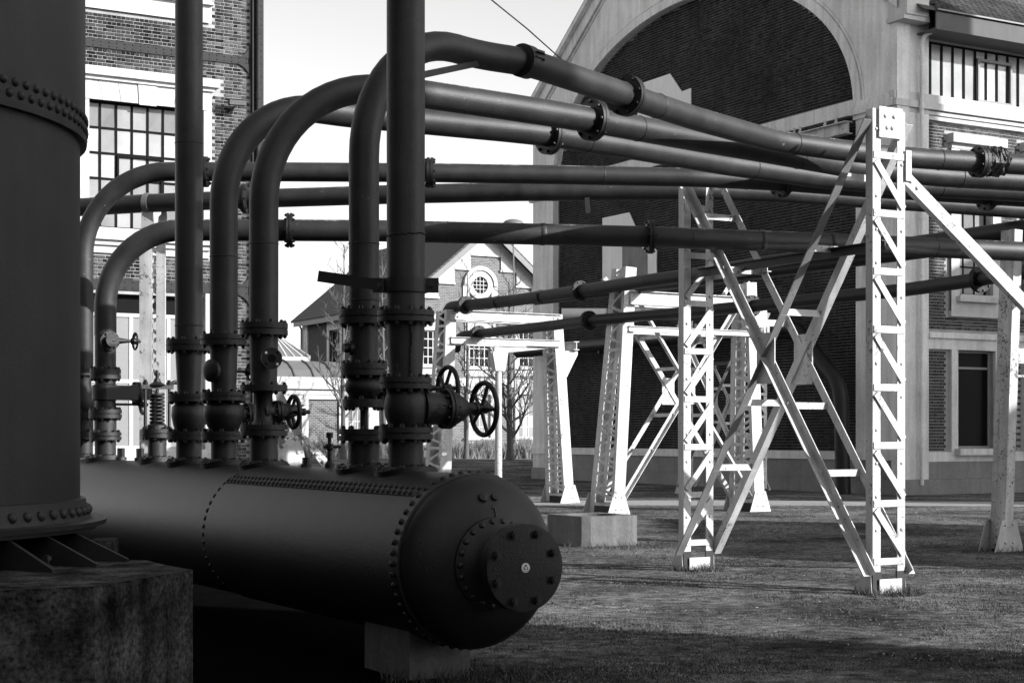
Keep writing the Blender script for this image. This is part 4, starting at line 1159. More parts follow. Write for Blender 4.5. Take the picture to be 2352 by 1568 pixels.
for sg in (1, -1):
    q = MB(); cpt = V((R1.p.x, R1.p.y, zc_)) + V((1, 0, 0)) * sg * (R1.r(100) + .03) - V((0, .02, 0)); q.box(cpt, V((.045, 0, 0)), V((0, .012, 0)), Z * hh_ * 1.05); part('clamp_ear', q, M['iron'], cl, smooth=0)
    piece('bolt', hexmesh('bolt', .018, -.05, .012, M['bolt']), cl, cpt + V((0, -.014, 0)), ZZ=V((0, -1, 0)))
arm = MB(); a0 = V((R1.p.x - R1.r(100) - .02, R1.p.y - .035, zc_)); a1 = at(731, 634, R1.Y + .05)
arm.bar(a0, a1, .075, .02, Z); part('bracket_arm', arm, M['iron'], cl, smooth=0)

# --- R2: riser arching over to the right, topmost run
R2 = Riser(836, 'riser arching over highest beside the thickest one and sloping away to the trestle')
saddle(R2.root, R2.t, R2.r(74)); R2.pipe(1092, 1012, 72, name='stub'); R2.fl(1012, 985, 116, 10)
R2.pipe(985, 935, 18, name='spindle', m='iron'); R2.fl(935, 917, 98, 8, pair=False)
R2.body([(917, 60), (910, 66), (898, 84), (886, 88), (874, 80), (866, 64), (862, 62)]); R2.fl(862, 835, 106, 10); R2.pipe(835, 745, 66); R2.fl(745, 712, 114, 10)
bonnet(R2.root, R2.P(888) + PX * .10, PX, .09, .26, .155, .58)
part('blind_cap', MB().lathe([(0, .05), (.03, .05), (.03, .035), (.07, .03)], R2.P(800) - PX * (R2.r(66) - .01), -PX, 16), M['iron'], R2.root)
ZR2 = 4.48
R2.pathpipe(712, 70, ZR2, [(1210, 143), (1439, 220), (1599, 273), (1783, 325), (1930, 345), (2099, 363), (2352, 379), (2560, 390)], .95, (.65, .76))
R2.runflange(1439, 220, ZR2, th=.075)
c_ = lev(1205, 141, ZR2); d_ = (lev(1300, 172, ZR2) - c_).normalized()
clp = part('pipe_clamp', MB().lathe([(-.05, R2.rr), (-.05, R2.rr * 1.2), (.05, R2.rr * 1.2), (.05, R2.rr)], c_, d_, 32), M['iron'], R2.root, smooth=30)
for k in (-1, 1):
    part('clamp_lug', MB().box(c_ + d_ * .05 + V((.10, -.07, .04 + k * .022)), d_ * .05, V((0, .04, 0)), Z * .008), M['iron'], clp, smooth=0)
c_ = lev(2249, 372, ZR2); d_ = (lev(2352, 379, ZR2) - c_).normalized()
flange(R2.root, c_ - d_ * .04, R2.rr * 1.55, .08, 0, 8, ax=d_)
tw = MB(); n_ = 18
for j in range(14):
    q0 = j / 13
    for i in range(n_):
        a_ = 2 * math.pi * i / n_; X_ = Z; Y_ = d_.cross(Z)
        r_ = R2.rr * (1.12 + .35 * random.random() + (.25 if math.sin(a_ + 1) > .3 else 0))
        tw.v.append(tuple(c_ + d_ * (.06 + .22 * q0 + random.uniform(-.02, .02)) + (X_ * math.cos(a_) + Y_ * math.sin(a_)) * r_))
for j in range(13):
    for i in range(n_): tw.f.append((j * n_ + i, j * n_ + (i + 1) % n_, (j + 1) * n_ + (i + 1) % n_, (j + 1) * n_ + i))
part('torn_wrapping', tw, M['tar'], R2.root, smooth=0)
part('tie_bar', MB().bar(R1.P(178) + V((.09, -.05, 0)), at(1118, 142, 12.35), .045, .012, Z), M['iron'], R2.root, smooth=0)

# --- R3
R3 = Riser(606, 'arching riser with a small holed side flange and handwheel valve')
saddle(R3.root, R3.t, R3.r(66)); R3.pipe(1078, 1000, 64, name='stub'); R3.fl(1000, 975, 108, 10)
R3.body([(975, 60), (965, 44), (940, 40), (905, 40), (898, 56)]); R3.fl(898, 884, 108, 6, pair=False)
R3.pipe(884, 770, 60, 66, 'reducer'); R3.fl(770, 742, 110, 10)
gb_ = R3.P(945); bonnet(R3.root, gb_ - PX * .02, PX, .075, .18, .128, .28)
sd_ = (V((.35, -.94, 0))).normalized(); c_ = at(623, 823, R3.Y - .16)
so_ = part('side_nozzle', MB().tube([R3.P(823), c_], .035, 14), M['pipe'], R3.root)
hf = MB(); n_ = 32
for (r0, r1) in ((.033, .086),):
    X_ = sd_.cross(Z).normalized()
    for i in range(n_):
        p_, q_ = 2 * math.pi * i / n_, 2 * math.pi * (i + 1) / n_
        for o in (0, .02):
            hf.add([c_ + sd_ * o + (X_ * math.cos(t) + Z * math.sin(t)) * r for r, t in ((r0, p_), (r0, q_), (r1, q_), (r1, p_))], [(0, 1, 2, 3)])
        hf.add([c_ + sd_ * o + (X_ * math.cos(t) + Z * math.sin(t)) * r1 for o, t in ((0, p_), (0, q_), (.02, q_), (.02, p_))], [(0, 1, 2, 3)])
hfo = part('side_flange', hf, M['drum'], R3.root)
for k in range(4):
    q = math.pi / 4 + k * math.pi / 2
    part('bolt_hole', MB().disc(c_ + sd_ * .0205 + (X_ * math.cos(q) + Z * math.sin(q)) * .064, sd_, .011, .001, 12), M['frame_k'] if k % 2 else M['badge_w'], hfo)
part('bore', MB().disc(c_ + sd_ * .0195, sd_, .033, .001, 20), M['frame_k'], hfo)
ZR3 = 4.46
R3.pathpipe(742, 67, ZR3, [(1158, 244), (1361, 276), (1599, 320), (1783, 352), (1960, 385), (2160, 405), (2352, 416), (2560, 425)], 1.02, (.90, .44))
R3.runflange(1361, 276, ZR3)

# --- R4
R4 = Riser(514, 'arching riser with a dark round blind cap on its left side')
saddle(R4.root, R4.t, R4.r(60)); R4.pipe(1072, 1010, 58, name='stub'); R4.fl(1010, 990, 104, 10)
R4.body([(990, 62), (978, 76), (955, 94), (935, 92), (925, 70), (920, 62)]); R4.fl(920, 900, 104, 10)
R4.pipe(900, 793, 56, 64, 'reducer'); R4.fl(793, 768, 106, 10)
bonnet(R4.root, R4.P(953) + PX * .06, PX, .09, .22, .10, .42)
c_ = R4.P(852); d_ = (V((-.62, -.78, 0))).normalized()
part('blind_cap', MB().lathe([(0, .05), (.12, .05), (.12, .098), (.15, .098), (.155, .09), (.175, .05)], c_, d_, 28), M['iron'], R4.root, smooth=50)
handwheel(R4.root, R4.P(852) + PX * .24, PX, .07, .01, 4, .14)
ZR4 = 4.47
R4.pathpipe(768, 64, ZR4, [(1158, 297), (1259, 308), (1463, 341), (1667, 377), (1880, 408), (2100, 428), (2352, 441), (2560, 450)], .92, (.80, .60))
R4.runflange(1262, 309, ZR4)

# --- R5
R5 = Riser(434, 'slender straight riser beside the spring safety valve going up out of view')
saddle(R5.root, R5.t, R5.r(60)); R5.pipe(1066, 1010, 58, name='stub'); R5.fl(1010, 990, 100, 10)
R5.body([(990, 60), (978, 70), (955, 80), (935, 78), (928, 64), (922, 60)]); R5.fl(922, 905, 96, 10)
R5.pipe(905, 806, 52, 62, 'reducer'); R5.fl(806, 781, 104, 10); R5.pipe(781, -900, 63)
bonnet(R5.root, R5.P(953) + PX * .04, PX, .07, .16, .08, .30)
part('weld_bead', MB().torus(R5.P(748), Z, R5.r(63), .006, 40, 6), M['iron'], R5.root)

# --- R6: the spring-loaded safety valve
R6 = Riser(361, 'spring-loaded safety valve with an open coil spring on the drum'); R6.root.name = 'safety_valve'; R6.root['category'] = 'valve'
saddle(R6.root, R6.t, R6.r(46)); R6.pipe(1062, 1005, 42, name='stub'); R6.fl(1005, 985, 72, 8)
R6.body([(985, 46), (976, 44), (972, 30)], 'valve_seat')
coil = []; zA, zB = R6.z(974), R6.z(905); nturn = 8; rc = R6.r(29)
for k in range(nturn * 16 + 1):
    q = 2 * math.pi * k / 16; coil.append(V((R6.p.x + rc * math.cos(q), R6.p.y + rc * math.sin(q), zA + (zB - zA) * k / (nturn * 16))))
part('spring', MB().tube(coil, .014, 8), M['iron'], R6.root, smooth=60)
for sg in (-1, 1):
    c_ = R6.P(985) + PX * sg * R6.r(56)
    part('rod', MB().lathe([(0, .016), (R6.z(876) - R6.z(985), .016)], c_, Z, 10), M['iron'], R6.root)
    part('nut', MB().lathe([(0, .028), (.03, .028), (.03, .018), (.05, .018)], V((c_.x, c_.y, R6.z(884))), Z, 6), M['iron'], R6.root)
cb_ = MB(); cb_.bar(R6.P(888.5) - PX * R6.r(74), R6.P(888.5) + PX * R6.r(74), .05, R6.z(884) - R6.z(893), AX); cb_.lathe([(0, R6.r(40)), (.03, R6.r(18)), (.06, R6.r(14))], R6.P(884), Z, 16)
part('crosshead', cb_, M['iron'], R6.root, smooth=30)
part('spindle', MB().lathe([(0, .017), (R6.z(862) - R6.z(905), .017), (R6.z(862) - R6.z(905), .03), (R6.z(856) - R6.z(905), .03), (R6.z(856) - R6.z(905), .014), (R6.z(850) - R6.z(905), .014)], R6.P(905), Z, 10), M['iron'], R6.root)
part('spring_cap', MB().disc(R6.P(907), Z, R6.r(34), .012, 20), M['iron'], R6.root)
ev_ = R6.P(888) + PX * R6.r(66)
part('escape_pipe', MB().tube(fillet([ev_ + Z * .01, ev_ + Z * .06 + PX * .02, ev_ + PX * .09 + Z * .03, ev_ + PX * .1 - Z * .1], .04), .02, 10), M['iron'], R6.root)

# --- R7
R7 = Riser(242, 'curved riser with a boxy slide valve and small side handwheel'); R7.root['category'] = 'pipe'
saddle(R7.root, R7.t, R7.r(52)); R7.pipe(1062, 1010, 48, name='stub'); R7.fl(1010, 992, 72, 10); R7.pipe(992, 960, 50, name='barrel'); R7.fl(960, 940, 74, 10)
R7.body([(940, 50), (920, 46), (918, 54)], 'valve_neck')
bx_ = MB(); zc1, zc2 = R7.z(918), R7.z(885)
bx_.lathe([(0, R7.r(60)), (zc2 - zc1, R7.r(60))], R7.P(918), Z, 28)
bx_.box(V((R7.p.x, R7.p.y, (zc1 + zc2) / 2)) + PX * .14, PX * .17, AX * R7.r(60), Z * (zc2 - zc1) / 2 * .98)
part('slide_chest', bx_, M['iron'], R7.root, smooth=30)
flange(R7.root, V((R7.p.x, R7.p.y, (zc1 + zc2) / 2)) + PX * .31, .12, .05, 0, 8, ax=PX, br=.012)
part('chest_cover', MB().box(V((R7.p.x, R7.p.y, (zc1 + zc2) / 2)) + PX * .42, PX * .06, AX * .08, Z * .07), M['iron'], R7.root, smooth=0)
R7.body([(885, 54), (882, 46), (870, 48)], 'valve_neck'); R7.fl(870, 848, 70, 10)
handwheel(R7.root, R7.P(928) + PX * .40, PX, .10, .011, 5, .3)
R7.pipe(848, 770, 48)
sdv = (V((.55, -.83, 0))).normalized(); c_ = R7.P(784)
flange(R7.root, c_ + sdv * .13, .10, .03, 0, 6, ax=sdv, br=.012, pair=False)
part('side_nozzle', MB().tube([c_, c_ + sdv * .14], .06, 16), M['pipe'], R7.root)
part('cock_body', MB().lathe([(0, .05), (.05, .05), (.05, .07), (.07, .07)], c_ + sdv * .16, sdv, 16), M['iron'], R7.root)
part('spindle', MB().tube([c_ + sdv * .19, c_ + sdv * .19 + PX * .1, c_ + sdv * .19 + PX * .22], [.045, .03, .012], 12), M['iron'], R7.root)
handwheel(R7.root, c_ + sdv * .19 + PX * .25, PX, .085, .009, 4, .08)
ZR7 = HC + (YH - 529) / F * (R7.Y + .02)
R7.pathpipe(770, 50, ZR7, [(665, 529), (870, 530), (1240, 538), (1500, 544), (1800, 555), (2083, 566), (2352, 578), (2560, 586)], .80, (1, 0))
for x, y in ((665, 529), (1493, 544)): R7.runflange(x, y, ZR7, R=R7.rr * 1.6, d=V((1, .1, 0)).normalized(), th=.06)
for x, y in ((1240, 538), (1745, 553), (1905, 559)): part('pipe_joint', MB().lathe([(0, R7.rr * 1.0), (.01, R7.rr * 1.05), (.05, R7.rr * 1.05), (.06, R7.rr)], lev(x, y, ZR7), V((1, .12, 0)), 28), M['pipe'], R7.root)

# --- R8
R8 = Riser(192, 'curved riser nearest the riveted tank with an upper level run to the right')
saddle(R8.root, R8.t, R8.r(46)); R8.pipe(1062, 1008, 42, name='stub'); R8.fl(1008, 990, 66, 8); R8.pipe(990, 960, 44, name='barrel'); R8.fl(960, 945, 68, 8)
R8.body([(945, 44), (932, 54), (918, 52), (905, 40), (880, 34), (862, 40)]); R8.fl(862, 846, 58, 8)
ZR8 = HC + (YH - 395) / F * (R8.Y + .02)
R8.pathpipe(846, 44, ZR8, [(640, 395), (988, 397), (1300, 402), (1600, 408), (1800, 418), (2000, 434), (2200, 446), (2352, 456), (2560, 466)], .92, (1, 0))
for x, y in ((470, 395), (988, 397)): R8.runflange(x, y, ZR8, R=R8.rr * 1.6, d=V((1, .03, 0)).normalized(), th=.07)
c_ = lev(1790, 418, ZR8); flange(R8.root, c_, R8.rr * 1.7, .07, 0, 8, ax=V((.85, .5, 0)).normalized())
c_ = lev(2262, 450, ZR8); flange(R8.root, c_, R8.rr * 1.7, .07, 0, 8, ax=V((.9, .4, 0)).normalized())

# weld seams and screwed sockets along the runs
def seams(R, n, zr):
    run = R.run; rnd_ = random.Random(len(run))
    for k in range(n):
        i = rnd_.randrange(0, len(run) - 2); c = run[i].lerp(run[i + 1], rnd_.uniform(.2, .8)); d = (run[i + 1] - run[i]).normalized()
        part('weld_bead', MB().torus(c, d, R.rr * .995, .0055, 36, 6), M['pipe'], R.root)
for R_k, n_k in ((R2, 3), (R3, 3), (R4, 3), (R7, 3), (R8, 3)): seams(R_k, n_k, 0)
for R_k, y_k, w_k in ((R2, 560, 70), (R3, 560, 67), (R4, 590, 64), (R5, 330, 63), (R2, 690, 70)):
    part('weld_bead', MB().torus(R_k.P(y_k), Z, R_k.r(w_k) * .996, .005, 40, 6), M['pipe'], R_k.root)
# ================================================================ other pipe runs
def run_pipe(name, label, pts, zlev, r, m='pipe', rad=.6, extra=None, group=None):
    P_ = [lev(x, y, zlev) if not isinstance(x, V) else x for x, y in pts]
    t = thing(name, label, 'pipe', V((P_[0].x, P_[0].y, P_[0].z)))
    pts_ = fillet((extra[0] if extra else []) + P_ + (extra[1] if extra else []), rad, 8)
    part('pipe', MB().tube(pts_, r, 28), M[m], t, smooth=60)
    return t, P_
H3, hp3 = run_pipe('overhead_pipe', 'level pipe behind the risers resting on the forked white column', [(120, 480), (335, 467), (635, 455), (890, 447), (1200, 440), (1600, 437), (1800, 444), (2100, 464), (2352, 482), (2560, 495)], 4.72, .125)
for x, y in ((560, 457), (340, 467)):
    c_ = lev(x, y, 4.72); d_ = V((1, -.25, 0)).normalized()
    if x > 400: flange(H3, c_, .2, .07, 0, 8, ax=d_)
    else: part('strap', MB().lathe([(-.04, .125), (-.04, .14), (.04, .14), (.04, .125)], c_, d_, 24), M['zinc'], H3)
part('hanger', MB().bar(lev(1348, 436, 4.72) - Z * .1, lev(1348, 436, 4.72) - Z * .30 + V((.02, 0, 0)), .06, .02, V((1, 0, 0))), M['iron'], H3, smooth=0)
ZL1, ZL2 = 4.41, 3.83
e0 = lev(1052, 703, ZL1); L1, lp1 = run_pipe('portal_pipe', 'dark pipe lying on top of the white portals with a down-turned end', [(1052, 703), (1180, 690), (1306, 672), (1488, 645), (1598, 631), (1744, 606), (2096, 562), (2352, 525), (2600, 495)], ZL1, .125, 'pipe_dark', .8, ([e0 + V((-.25, .55, -.55)), e0 + V((-.25, .35, 0))], []))
for x, y in ((1068, 701), (1330, 668)):
    c_ = lev(x, y, ZL1); flange(L1, c_, .2, .07, 0, 8, 'pipe_dark', ax=(lev(x + 60, y - 8, ZL1) - c_).normalized())
for x, y in ((1140, 694), (1240, 681)): part('pipe_joint', MB().lathe([(0, .125), (.01, .135), (.07, .135), (.08, .125)], lev(x, y, ZL1), (lev(x + 60, y - 8, ZL1) - lev(x, y, ZL1)), 24), M['pipe_dark'], L1)
e0 = lev(1090, 768, ZL2); L2, lp2 = run_pipe('portal_pipe', 'dark pipe on the lower crossbeams of the white portals', [(1090, 768), (1145, 761), (1271, 747), (1350, 736), (1543, 720), (1723, 703), (2083, 665), (2246, 642), (2330, 627), (2600, 590)], ZL2, .105, 'pipe_dark', .8, ([e0 + V((-.45, .8, -.3)), e0 + V((-.4, .5, 0))], []))
for x, y in ((1098, 767), (1350, 736), (1723, 703), (2246, 642)):
    c_ = lev(x, y, ZL2); flange(L2, c_, .19, .08, 0, 8, 'pipe_dark', ax=(lev(x + 60, y - 7, ZL2) - c_).normalized())
# second pipe beside the upper one and the lit one behind
L4, lp4 = run_pipe('portal_pipe', 'second dark pipe beside the topmost portal pipe', [(1230, 690), (1420, 668), (1640, 641), (1860, 612), (2096, 582), (2352, 548), (2600, 520)], ZL1, .10, 'pipe_dark', .8)
c_ = lev(1405, 726, 3.95)
L5, lp5 = run_pipe('back_pipe', 'pale grey pipe with a flange seen between the portals', [(1290, 722), (1370, 722), (1440, 722), (1560, 721)], 4.7, .16, 'zinc', .8)
c_ = lev(1404, 722, 4.7); flange(L5, c_, .25, .08, 0, 10, 'zinc', ax=V((1, 0, 0)))
# pipe along the shaded gable, dropping at its right end
g0 = [Pg(gp(1240, 778)[0], 4.55, .9), Pg(gp(1600, 778)[0], 4.55, .9), Pg(gp(1885, 745)[0], 4.55, .9), Pg(gp(1948, 800)[0], 3.5, .9), Pg(gp(1990, 860)[0], 2.9, .9), Pg(gp(1996, 1000)[0], .0, .9)]
wallp = thing('wall_pipe', 'thick dark pipe along the shaded gable bending down at the pier', 'pipe', V((g0[-1].x, g0[-1].y, 0)))
part('pipe', MB().tube(fillet(g0, 1.0, 8), .20, 24), M['pipe_dark'], wallp, smooth=60)
for k in range(3):
    part('wall_bracket', MB().bar(Pg(4 + 4.5 * k, 4.3, .0), Pg(4 + 4.5 * k, 4.3, 1.0), .08, .08, UX), M['iron'], wallp, smooth=0)

# ================================================================ the riveted tank (left edge)
TK = V((-3.93, 8.4, 0)); RT = 1.58
tank = thing('riveted_tank', 'big dark riveted vertical tank on a concrete plinth', 'tank', V((TK.x, TK.y, .9)))
zb = 3.17
part('shell', MB().lathe([(1.10, RT), (zb + .03, RT)], TK, Z, 96), M['tank'], tank)
part('shell_course', MB().lathe([(zb, RT + .004), (zb, RT + .028), (9.0, RT + .028)], TK, Z, 96), M['tank'], tank)
lip = part('lap_band', MB().lathe([(zb - .012, RT + .01), (zb - .012, RT + .036), (zb + .02, RT + .040), (zb + .02, RT + .02)], TK, Z, 96), M['tank'], tank)
for k in range(120):
    q = 2 * math.pi * k / 120
    if not (-1.75 < (q if q < math.pi else q - 2 * math.pi) < .5): continue
    d = V((math.cos(q), math.sin(q), 0)); piece('rivet', ME['rivet_t'], tank, TK + d * (RT + .028) + Z * (zb + .058), ZZ=d, scale=1.05)
    q += math.pi / 120; d = V((math.cos(q), math.sin(q), 0)); piece('rivet', ME['rivet_t'], tank, TK + d * (RT + .028) + Z * (zb + .118), ZZ=d, scale=1.05)
bf = part('base_ring', MB().lathe([(1.07, RT), (1.07, RT + .14), (1.095, RT + .145), (1.10, RT + .06), (1.17, RT + .035), (1.205, RT + .03), (1.21, RT)], TK, Z, 96), M['tank'], tank, smooth=40)
part('base_flange', MB().lathe([(1.045, RT - .05), (1.045, RT + .09), (1.066, RT + .09), (1.066, RT - .05)], TK, Z, 96), M['tank'], tank, smooth=30)
for k in range(90):
    q = 2 * math.pi * k / 90
    if not (-1.75 < (q if q < math.pi else q - 2 * math.pi) < .6): continue
    d = V((math.cos(q), math.sin(q), 0)); piece('rivet', ME['rivet_t'], bf, TK + d * (RT + .045) + Z * 1.145, ZZ=(d + Z * .25).normalized(), scale=1.25)
part('skirt', MB().lathe([(.90, RT - .12), (1.05, RT - .12)], TK, Z, 72), M['tank'], tank)
for k in range(36):
    q = 2 * math.pi * (k + .3) / 36; qq = q if q < math.pi else q - 2 * math.pi
    if not (-1.9 < qq < -.06): continue
    d = V((math.cos(q), math.sin(q), 0)); tn = V((-d.y, d.x, 0))
    fn = MB(); fn.prism([TK + d * (RT - .12) + Z * .9, TK + d * (RT + .38) + Z * .9, TK + d * (RT + .38) + Z * .915, TK + d * (RT + .10) + Z * 1.045, TK + d * (RT - .12) + Z * 1.045], tn * .022)
    part('gusset_fin', fn, M['tank'], tank, smooth=0)
    if k % 2: piece('bolt', hexmesh('bolt', .026, 0, .06, M['bolt']), tank, TK + (d * math.cos(.09) + tn * math.sin(.09)) * (RT + .2) + Z * .9, ZZ=Z)
pl = [(-2.152, 6.65), (-1.80, 6.83), (-1.547, 7.67), (-1.757, 7.98), (-1.909, 8.26), (-2.10, 8.28), (-2.95, 10.2), (-3.9, 10.9), (-5.6, 10.3), (-6.4, 8.4), (-5.7, 6.6), (-3.9, 5.8), (-2.7, 6.2)]
pb = MB(); n = len(pl); nv = 14
for (i) in range(n):
    a, c = V((*pl[i], 0)), V((*pl[(i + 1) % n], 0))
    m_ = 10
    for j in range(m_):
        for k in range(nv):
            pts = []
            for (jj, kk_) in ((j, k), (j + 1, k), (j + 1, k + 1), (j, k + 1)):
                p = a.lerp(c, jj / m_); z = .9 * kk_ / nv
                rnd = math.sin(jj * 12.9 + kk_ * 7.3 + i * 3.1) * .004 if 0 < jj < m_ and kk_ < nv else 0
                if kk_ == nv: rnd -= .012 * max(0, math.sin(jj * 2.1 + i))
                out = (p - V((TK.x, TK.y, 0))).normalized(); pts.append(p + out * rnd + Z * z)
            pb.add(pts, [(0, 1, 2, 3)])
pb.add([V((*p, .9)) for p in pl], [tuple(range(n))])
pp = part('concrete_plinth', pb, M['conc'], None, smooth=0)
tag(pp, 'stained dark many-sided concrete plinth under the riveted tank', 'plinth')
bl = part('concrete_block', MB().box(V((-2.17, 8.42, .95)), V((.06, .02, 0)), V((-.02, .13, 0)), Z * .05), M['conc'], None, smooth=0)
tag(bl, 'small rough concrete block on the plinth behind the tank fins', 'block')

# ================================================================ WHITE STEELWORK
W_ = M['white']
def ladder_leg(par, base, h, w, ax, face, n=9, flip=1):
    """two angles, rungs and diagonals laced between them (face = outward normal of the laced side)"""
    ax = V(ax).normalized(); face = V(face).normalized()
    for sg in (-1, 1):
        p = base + ax * sg * w / 2
        o = part('leg_angle', MB().angle(p + Z * .02, p + Z * h, .10, .012, -ax * sg if sg < 0 else -ax * sg, -face), W_, par, smooth=0)
        for k in range(n * 2):
            piece('rivet', ME['rivet_w'], o, p - ax * sg * .045 + face * .002 + Z * (.3 + (h - .5) * k / (n * 2 - 1)), ZZ=face, scale=.8)
        part('tarred_foot', MB().angle(p + face * .004 - Z * .02 + ax * sg * .004, p + face * .004 + ax * sg * .004 + Z * .22, .112, .016, -ax * sg, -face), M['foot'], par, smooth=0)
        gs = MB(); q = p + ax * sg * .006 
        gs.prism([q - face * .0, q - face * .02 + Z * .34, q - face * .08 + Z * .34, q - face * .24], ax * sg * .01); part('foot_gusset', gs, W_, par, smooth=0)
    z0, z1 = .32, h - .45
    for k in range(n + 1):
        z = z0 + (z1 - z0) * k / n
        part('rung', MB().bar(base - ax * (w / 2 - .01) + Z * z + face * .006, base + ax * (w / 2 - .01) + Z * z + face * .006, .068, .009, Z), W_, par, smooth=0)
        if k < n:
            zz = z0 + (z1 - z0) * (k + 1) / n
            a, b = (-1, 1) if flip > 0 else (1, -1)
            part('lacing_bar', MB().bar(base + ax * a * (w / 2 - .03) + Z * (zz - .06) + face * .016, base + ax * b * (w / 2 - .03) + Z * (z + .06) + face * .016, .068, .009, Z), W_, par, smooth=0)
    part('base_plate', MB().bar(base + Z * .01 + face * .022, base + Z * .15 + face * .022, w - .13, .01, ax), W_, par, smooth=0)
def xbrace(par, A, B, hA, hB, ax, w, z0=.18, ties=(.12, .27, .41, .62, .78), dark=None):
    """double X of angles between two legs, with gussets and tie bars"""
    ax = V(ax).normalized(); d = (B - A); d.z = 0; d.normalize()
    for sg in (-1, 1):
        o = ax * sg * (w / 2 + .015)
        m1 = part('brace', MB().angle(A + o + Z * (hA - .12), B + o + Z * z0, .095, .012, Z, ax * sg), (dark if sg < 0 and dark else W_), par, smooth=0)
        part('brace', MB().angle(B + o + Z * (hB - .12) + ax * sg * .014, A + o + Z * z0 + ax * sg * .014, .095, .012, Z, ax * sg), W_, par, smooth=0)
        # crossing point
        tA, tB = hA - .12, hB - .12
        u_ = (tA - z0) / ((tA - z0) + (tB - z0)); c = (A + (B - A) * u_); z = tA + (z0 - tA) * u_
        c = V((c.x, c.y, z)) + ax * sg * (w / 2 + .045)
        gp_ = part('gusset_plate', MB().box(c, d * .15, Z * .27, ax * .006), W_, par, smooth=0)
        for (i, j) in ((-1, -1), (1, -1), (-1, 1), (1, 1), (-.3, -.35), (.3, -.35), (-.3, .35), (.3, .35)):
            piece('rivet', ME['rivet_w'], gp_, c + d * .12 * i + Z * .23 * j + ax * sg * .006, ZZ=ax * sg, scale=.8)
    for q in ties:
        for (P0, P1, za, zb) in ((A, B, hA - .12, z0), (B, A, hB - .12, z0)):
            c = P0.lerp(P1, q); z = za + (zb - za) * q; c = V((c.x, c.y, z + .04))
            t_ = part('tie_bar', MB().bar(c - ax * (w / 2 + .08), c + ax * (w / 2 + .08), .07, .009, Z), W_, par, smooth=0)
A1 = gnd(2042, 1363); B1 = A1 + UX * 3.14
tre = thing('pipe_trestle', 'tall white lattice trestle with X bracing carrying the pipes in front of the hall corner', 'trestle', (A1 + B1) / 2)
HA, HB = 4.74, 4.62
ladder_leg(tre, A1, HA, .42, VX, NX, 7, 1)
ladder_leg(tre, B1, HB, .42, VX, NX, 7, -1)
xbrace(tre, A1, B1, HA, HB, VX, .42, dark=M['grey'])  # left-plane brace takes the shade-darkened paint
tp = part('head_plate', MB().box(A1 + Z * (HA - .13) + NX * .022, VX * .15, Z * .15, NX * .007), W_, tre, smooth=0)
for i, j in ((-.5, .4), (.25, .4), (-.35, -.35), (.1, -.35)): piece('rivet', ME['rivet_w'], tp, A1 + VX * .15 * i + Z * (HA - .13 + .15 * j) + NX * .029, ZZ=NX)
part('splice_plate', MB().box(A1 + Z * (HA - .53) + VX * .235 + NX * .02, VX * .035, Z * .15, NX * .008), W_, tre, smooth=0)
part('pipe_bracket', MB().chan(B1 + VX * .2 - UX * 1.0 + Z * 3.42, B1 + VX * .2 + UX * .1 + Z * 3.42, .12, .06, .01, Z, VX), W_, tre, smooth=0)
part('pipe_bracket', MB().chan(A1 - VX * .0 + Z * 3.42 + UX * .05, B1 + Z * 3.42, .10, .05, .01, Z, -VX), M['iron'], tre, smooth=0)
rk0 = A1 + VX * .2 + Z * 4.12; rk1 = at(2352, 690, 16.3); rk1 = rk0 + (rk1 - rk0) * 3.4
rk = MB().chan(rk0, rk0 + (rk1 - rk0) * min(1, (rk0.z) / (rk0.z - rk1.z)), .13, .075, .012, NX.cross(rk1 - rk0), -NX)
ro_ = part('raking_strut', rk, W_, tre, smooth=0)
dr_ = (rk1 - rk0).normalized()
for k in (.1, .2): piece('rivet', ME['rivet_w'], ro_, rk0 + dr_ * k + NX * .002, ZZ=NX)

# far trestle by the gable: the same kind, a copy
dl = gnd(1577, 1133) - B1; dl.z = 0
t3 = copy_tree(tre, dl)
t3['label'] = 'small far white lattice trestle standing close to the shaded gable wall'
for ch in list(t3.children):
    if ch.name.split('.')[0] in ('raking_strut',):
        for g_ in list(ch.children): bpy.data.objects.remove(g_)
        bpy.data.objects.remove(ch)

